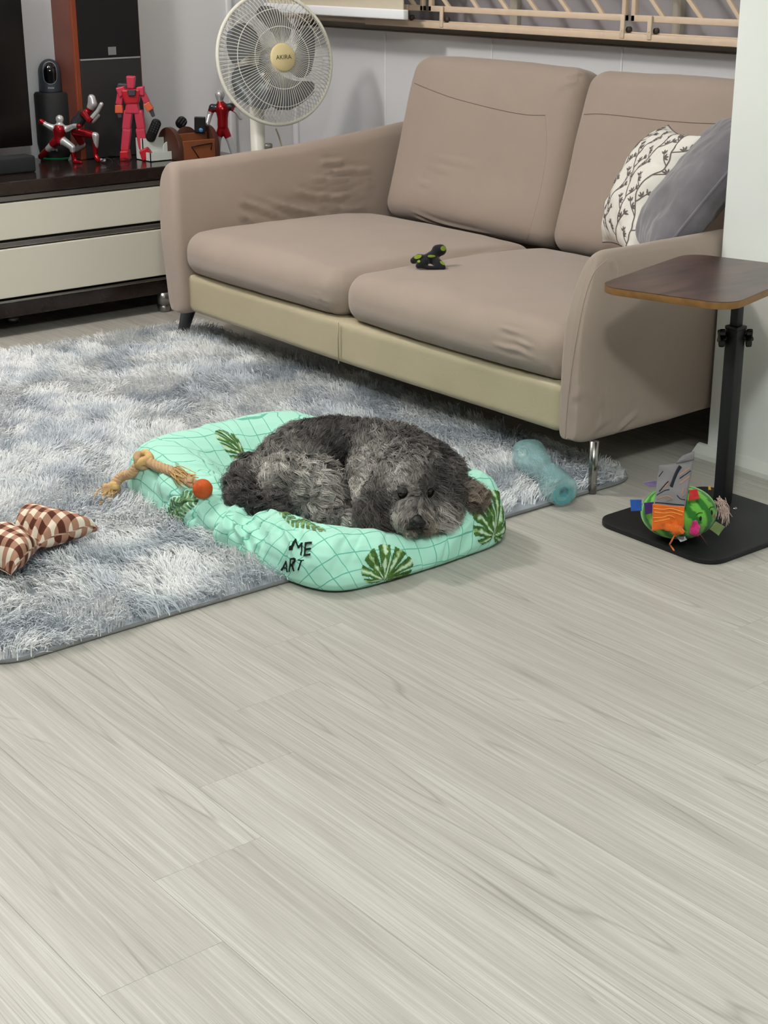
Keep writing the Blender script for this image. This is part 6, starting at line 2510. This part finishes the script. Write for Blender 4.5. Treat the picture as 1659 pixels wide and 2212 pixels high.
# ---------------------------------------------------------------- cushions
def pillow_surf(u, v, w, h, t, side, seed, sag=0.0):
    """u,v in -1..1; returns local (x,y,z)"""
    pin = 0.10
    x = w / 2 * u * (1 - pin * (1 - v * v) * np.abs(u) ** 3)
    y = h / 2 * v * (1 - pin * (1 - u * u) * np.abs(v) ** 3)
    th_ = t / 2 * (np.clip(1 - np.abs(u) ** 2.2, 0, 1) * np.clip(1 - np.abs(v) ** 2.2, 0, 1)) ** 0.5
    P3 = np.stack([u * 2.4 + seed, v * 2.4, 0 * u + side], 1)
    nz = (fbm(P3, seed, 3) - 0.5) * 0.030
    edge = (np.abs(u) ** 6 + np.abs(v) ** 6)
    puck = 0.004 * np.sin(np.where(np.abs(u) > np.abs(v), v, u) * 34 + seed) * np.clip(edge, 0, 1) * np.clip(1 - edge ** 3, 0, 1)
    z = side * (th_ * (1 + sag * v) + (nz + puck) * np.clip(th_ / (t / 2) * 1.6, 0, 1))
    return np.stack([x, y, z], 1)


def pillow(name, label, c, R_, w, h, t, m_front, m_back, seed, n=56):
    th_ = thing(name, label, 'cushion', (c[0], c[1], max(0.38, c[2] - h / 2)))
    g = np.linspace(-1, 1, n)
    U, W = np.meshgrid(g, g, indexing='ij')
    U, W = U.ravel(), W.ravel()
    out = []
    for side, m_, nm in ((1, m_front, 'front_panel'), (-1, m_back, 'back_panel')):
        P = pillow_surf(U, W, w, h, t, side, seed) @ R_.T + c
        F = grid_faces(n, n)
        if side < 0:
            F = [q_[::-1] for q_ in F]
        out.append(part(nm, (P, F), m_, th_, uv=np.stack([U * w / 2, W * h / 2], 1)))
    e = np.linspace(-1, 1, 60)
    loop_u = np.concatenate([e[:-1], np.ones(59), -e[:-1], -np.ones(59)])
    loop_v = np.concatenate([-np.ones(59), e[:-1], np.ones(59), -e[:-1]])
    P = pillow_surf(loop_u, loop_v, w, h, t, 1, seed) @ R_.T + c
    return th_, out, P


M_whitec = mat('white_cotton', rgb(232, 228, 220), 0.8, bump=0.2, bscale=1200, spec=0.2)
M_vine = mat('grey_vine_print', rgb(104, 94, 92), 0.85)


def striped():
    m = bpy.data.materials.new('grey_white_stripe')
    m.use_nodes = True
    N, L = m.node_tree.nodes, m.node_tree.links
    b = N['Principled BSDF']
    uvn = N.new('ShaderNodeUVMap'); uvn.uv_map = 'UVMap'
    sp = N.new('ShaderNodeSeparateXYZ')
    L.new(uvn.outputs[0], sp.inputs[0])
    mu = N.new('ShaderNodeMath'); mu.operation = 'MULTIPLY'; mu.inputs[1].default_value = 1 / 0.009
    L.new(sp.outputs['Y'], mu.inputs[0])
    fr = N.new('ShaderNodeMath'); fr.operation = 'FRACT'
    L.new(mu.outputs[0], fr.inputs[0])
    gt = N.new('ShaderNodeMath'); gt.operation = 'GREATER_THAN'; gt.inputs[1].default_value = 0.62
    L.new(fr.outputs[0], gt.inputs[0])
    mx = N.new('ShaderNodeMix'); mx.data_type = 'RGBA'
    mx.inputs[6].default_value = rgb(222, 218, 208)
    mx.inputs[7].default_value = rgb(112, 106, 100)
    L.new(gt.outputs[0], mx.inputs[0])
    L.new(mx.outputs[2], b.inputs['Base Color'])
    b.inputs['Roughness'].default_value = 0.85
    return m


M_stripe = striped()
# white cushion stands nearly edge-on to the viewer and leans to the right on the grey one
W_W, W_H, W_T = 0.33, 0.36, 0.17


def cushion_frame(px, py, Y, toward, up):
    """near edge centre at a photo point on the plane y=Y"""
    x_ = -HFWD * toward[0] + HRIGHT * toward[1] + np.array([0, 0, 1.0]) * toward[2]
    y_ = np.array([0, 0, 1.0]) * up[0] + HRIGHT * up[1] + HFWD * up[2]
    y_ /= np.linalg.norm(y_)
    x_ = x_ - y_ * x_.dot(y_)
    x_ /= np.linalg.norm(x_)
    return at_y(px, py, Y), np.stack([x_, y_, np.cross(x_, y_)], 1)


_e, WR = cushion_frame(1446, 430, 3.06, (0.88, 0.28, 0.36), (0.86, 0.46, 0.08))
WC = _e - WR[:, 0] * W_W / 2
wc, wparts, wloop = pillow('patterned_cushion', 'white cushion printed with grey twigs in the sofa corner', WC, WR, W_W, W_H, W_T, M_whitec, M_stripe, 13)
part('piping', tube(wloop, 0.0022, 6, closed=True), M_vine, wc)


# twig print: curved stems with small three-leaf ends, laid on the front panel
def on_pillow(u, v, off=0.0009):
    u, v = np.clip(np.asarray(u, float), -0.97, 0.97), np.clip(np.asarray(v, float), -0.97, 0.97)
    P = pillow_surf(u, v, W_W, W_H, W_T, 1, 13)
    e = 0.01
    n = np.cross(pillow_surf(u + e, v, W_W, W_H, W_T, 1, 13) - P, pillow_surf(u, v + e, W_W, W_H, W_T, 1, 13) - P)
    n /= np.linalg.norm(n, axis=1)[:, None]
    return (P + n * off) @ WR.T + WC, n @ WR.T


rgv = np.random.default_rng(21)
geos = []


def stroke(us, vs, wdt):
    P, n = on_pillow(us, vs)
    T = np.gradient(P, axis=0)
    T /= np.linalg.norm(T, axis=1)[:, None] + 1e-9
    B = np.cross(n, T)
    w_ = wdt if not np.isscalar(wdt) else np.full(len(P), wdt)
    a, b = P - B * w_[:, None] / 2, P + B * w_[:, None] / 2
    V = np.stack([a, b], 1).reshape(-1, 3)
    F = [[2 * i, 2 * i + 1, 2 * i + 3, 2 * i + 2] for i in range(len(P) - 1)]
    geos.append((V, F))


def bud(u, v, ang):
    for da in (-0.7, 0, 0.7):
        t = np.linspace(0, 1, 6)
        L_ = 0.085
        stroke(u + np.cos(ang + da) * L_ * t, v + np.sin(ang + da) * L_ * t * W_W / W_H, 0.0016 + 0.0034 * np.sin(t * math.pi) * (t > 0.3))


for sx in (-0.85, -0.45, -0.05, 0.35, 0.75):
    t = np.linspace(0, 1, 60)
    ph_ = rgv.uniform(0, 6)
    us = sx + 0.10 * np.sin(t * 11 + ph_)
    vs = -0.98 + 1.96 * t
    stroke(us, vs, 0.0036)
    for k_ in range(9):
        i = int(4 + k_ * 6.2)
        sd = 1 if k_ % 2 else -1
        a0 = math.pi / 2 - sd * 0.9
        tt = np.linspace(0, 1, 12)
        L_ = rgv.uniform(0.16, 0.24)
        bu = us[i] + sd * L_ * np.sin(tt * 1.2) * 0.9
        bv_ = vs[i] + L_ * tt * 0.75
        stroke(bu, bv_, 0.0029)
        bud(bu[-1], bv_[-1], math.pi / 2 - sd * 0.5)
        m_i = 7
        bud(bu[m_i], bv_[m_i], math.pi / 2 + sd * 0.9)
part('twig_print', join(*geos), M_vine, wparts[0], smooth=False)

# grey velvet cushion
M_velvet = mat('grey_velvet', rgb(112, 108, 114), 0.7, sheen=0.45, var=0.22, vscale=12, bump=0.5, bscale=40, spec=0.2)
_e, GR = cushion_frame(1545, 410, 2.98, (0.90, 0.26, 0.38), (0.74, 0.60, 0.10))
GC = _e - GR[:, 0] * 0.38 / 2
gc_, gparts, gloop = pillow('velvet_cushion', 'grey velvet cushion leaning on the right sofa arm', GC, GR, 0.38, 0.44, 0.15, M_velvet, M_velvet, 29)
part('seam_piping', tube(gloop, 0.004, 8, closed=True), M_velvet, gc_)
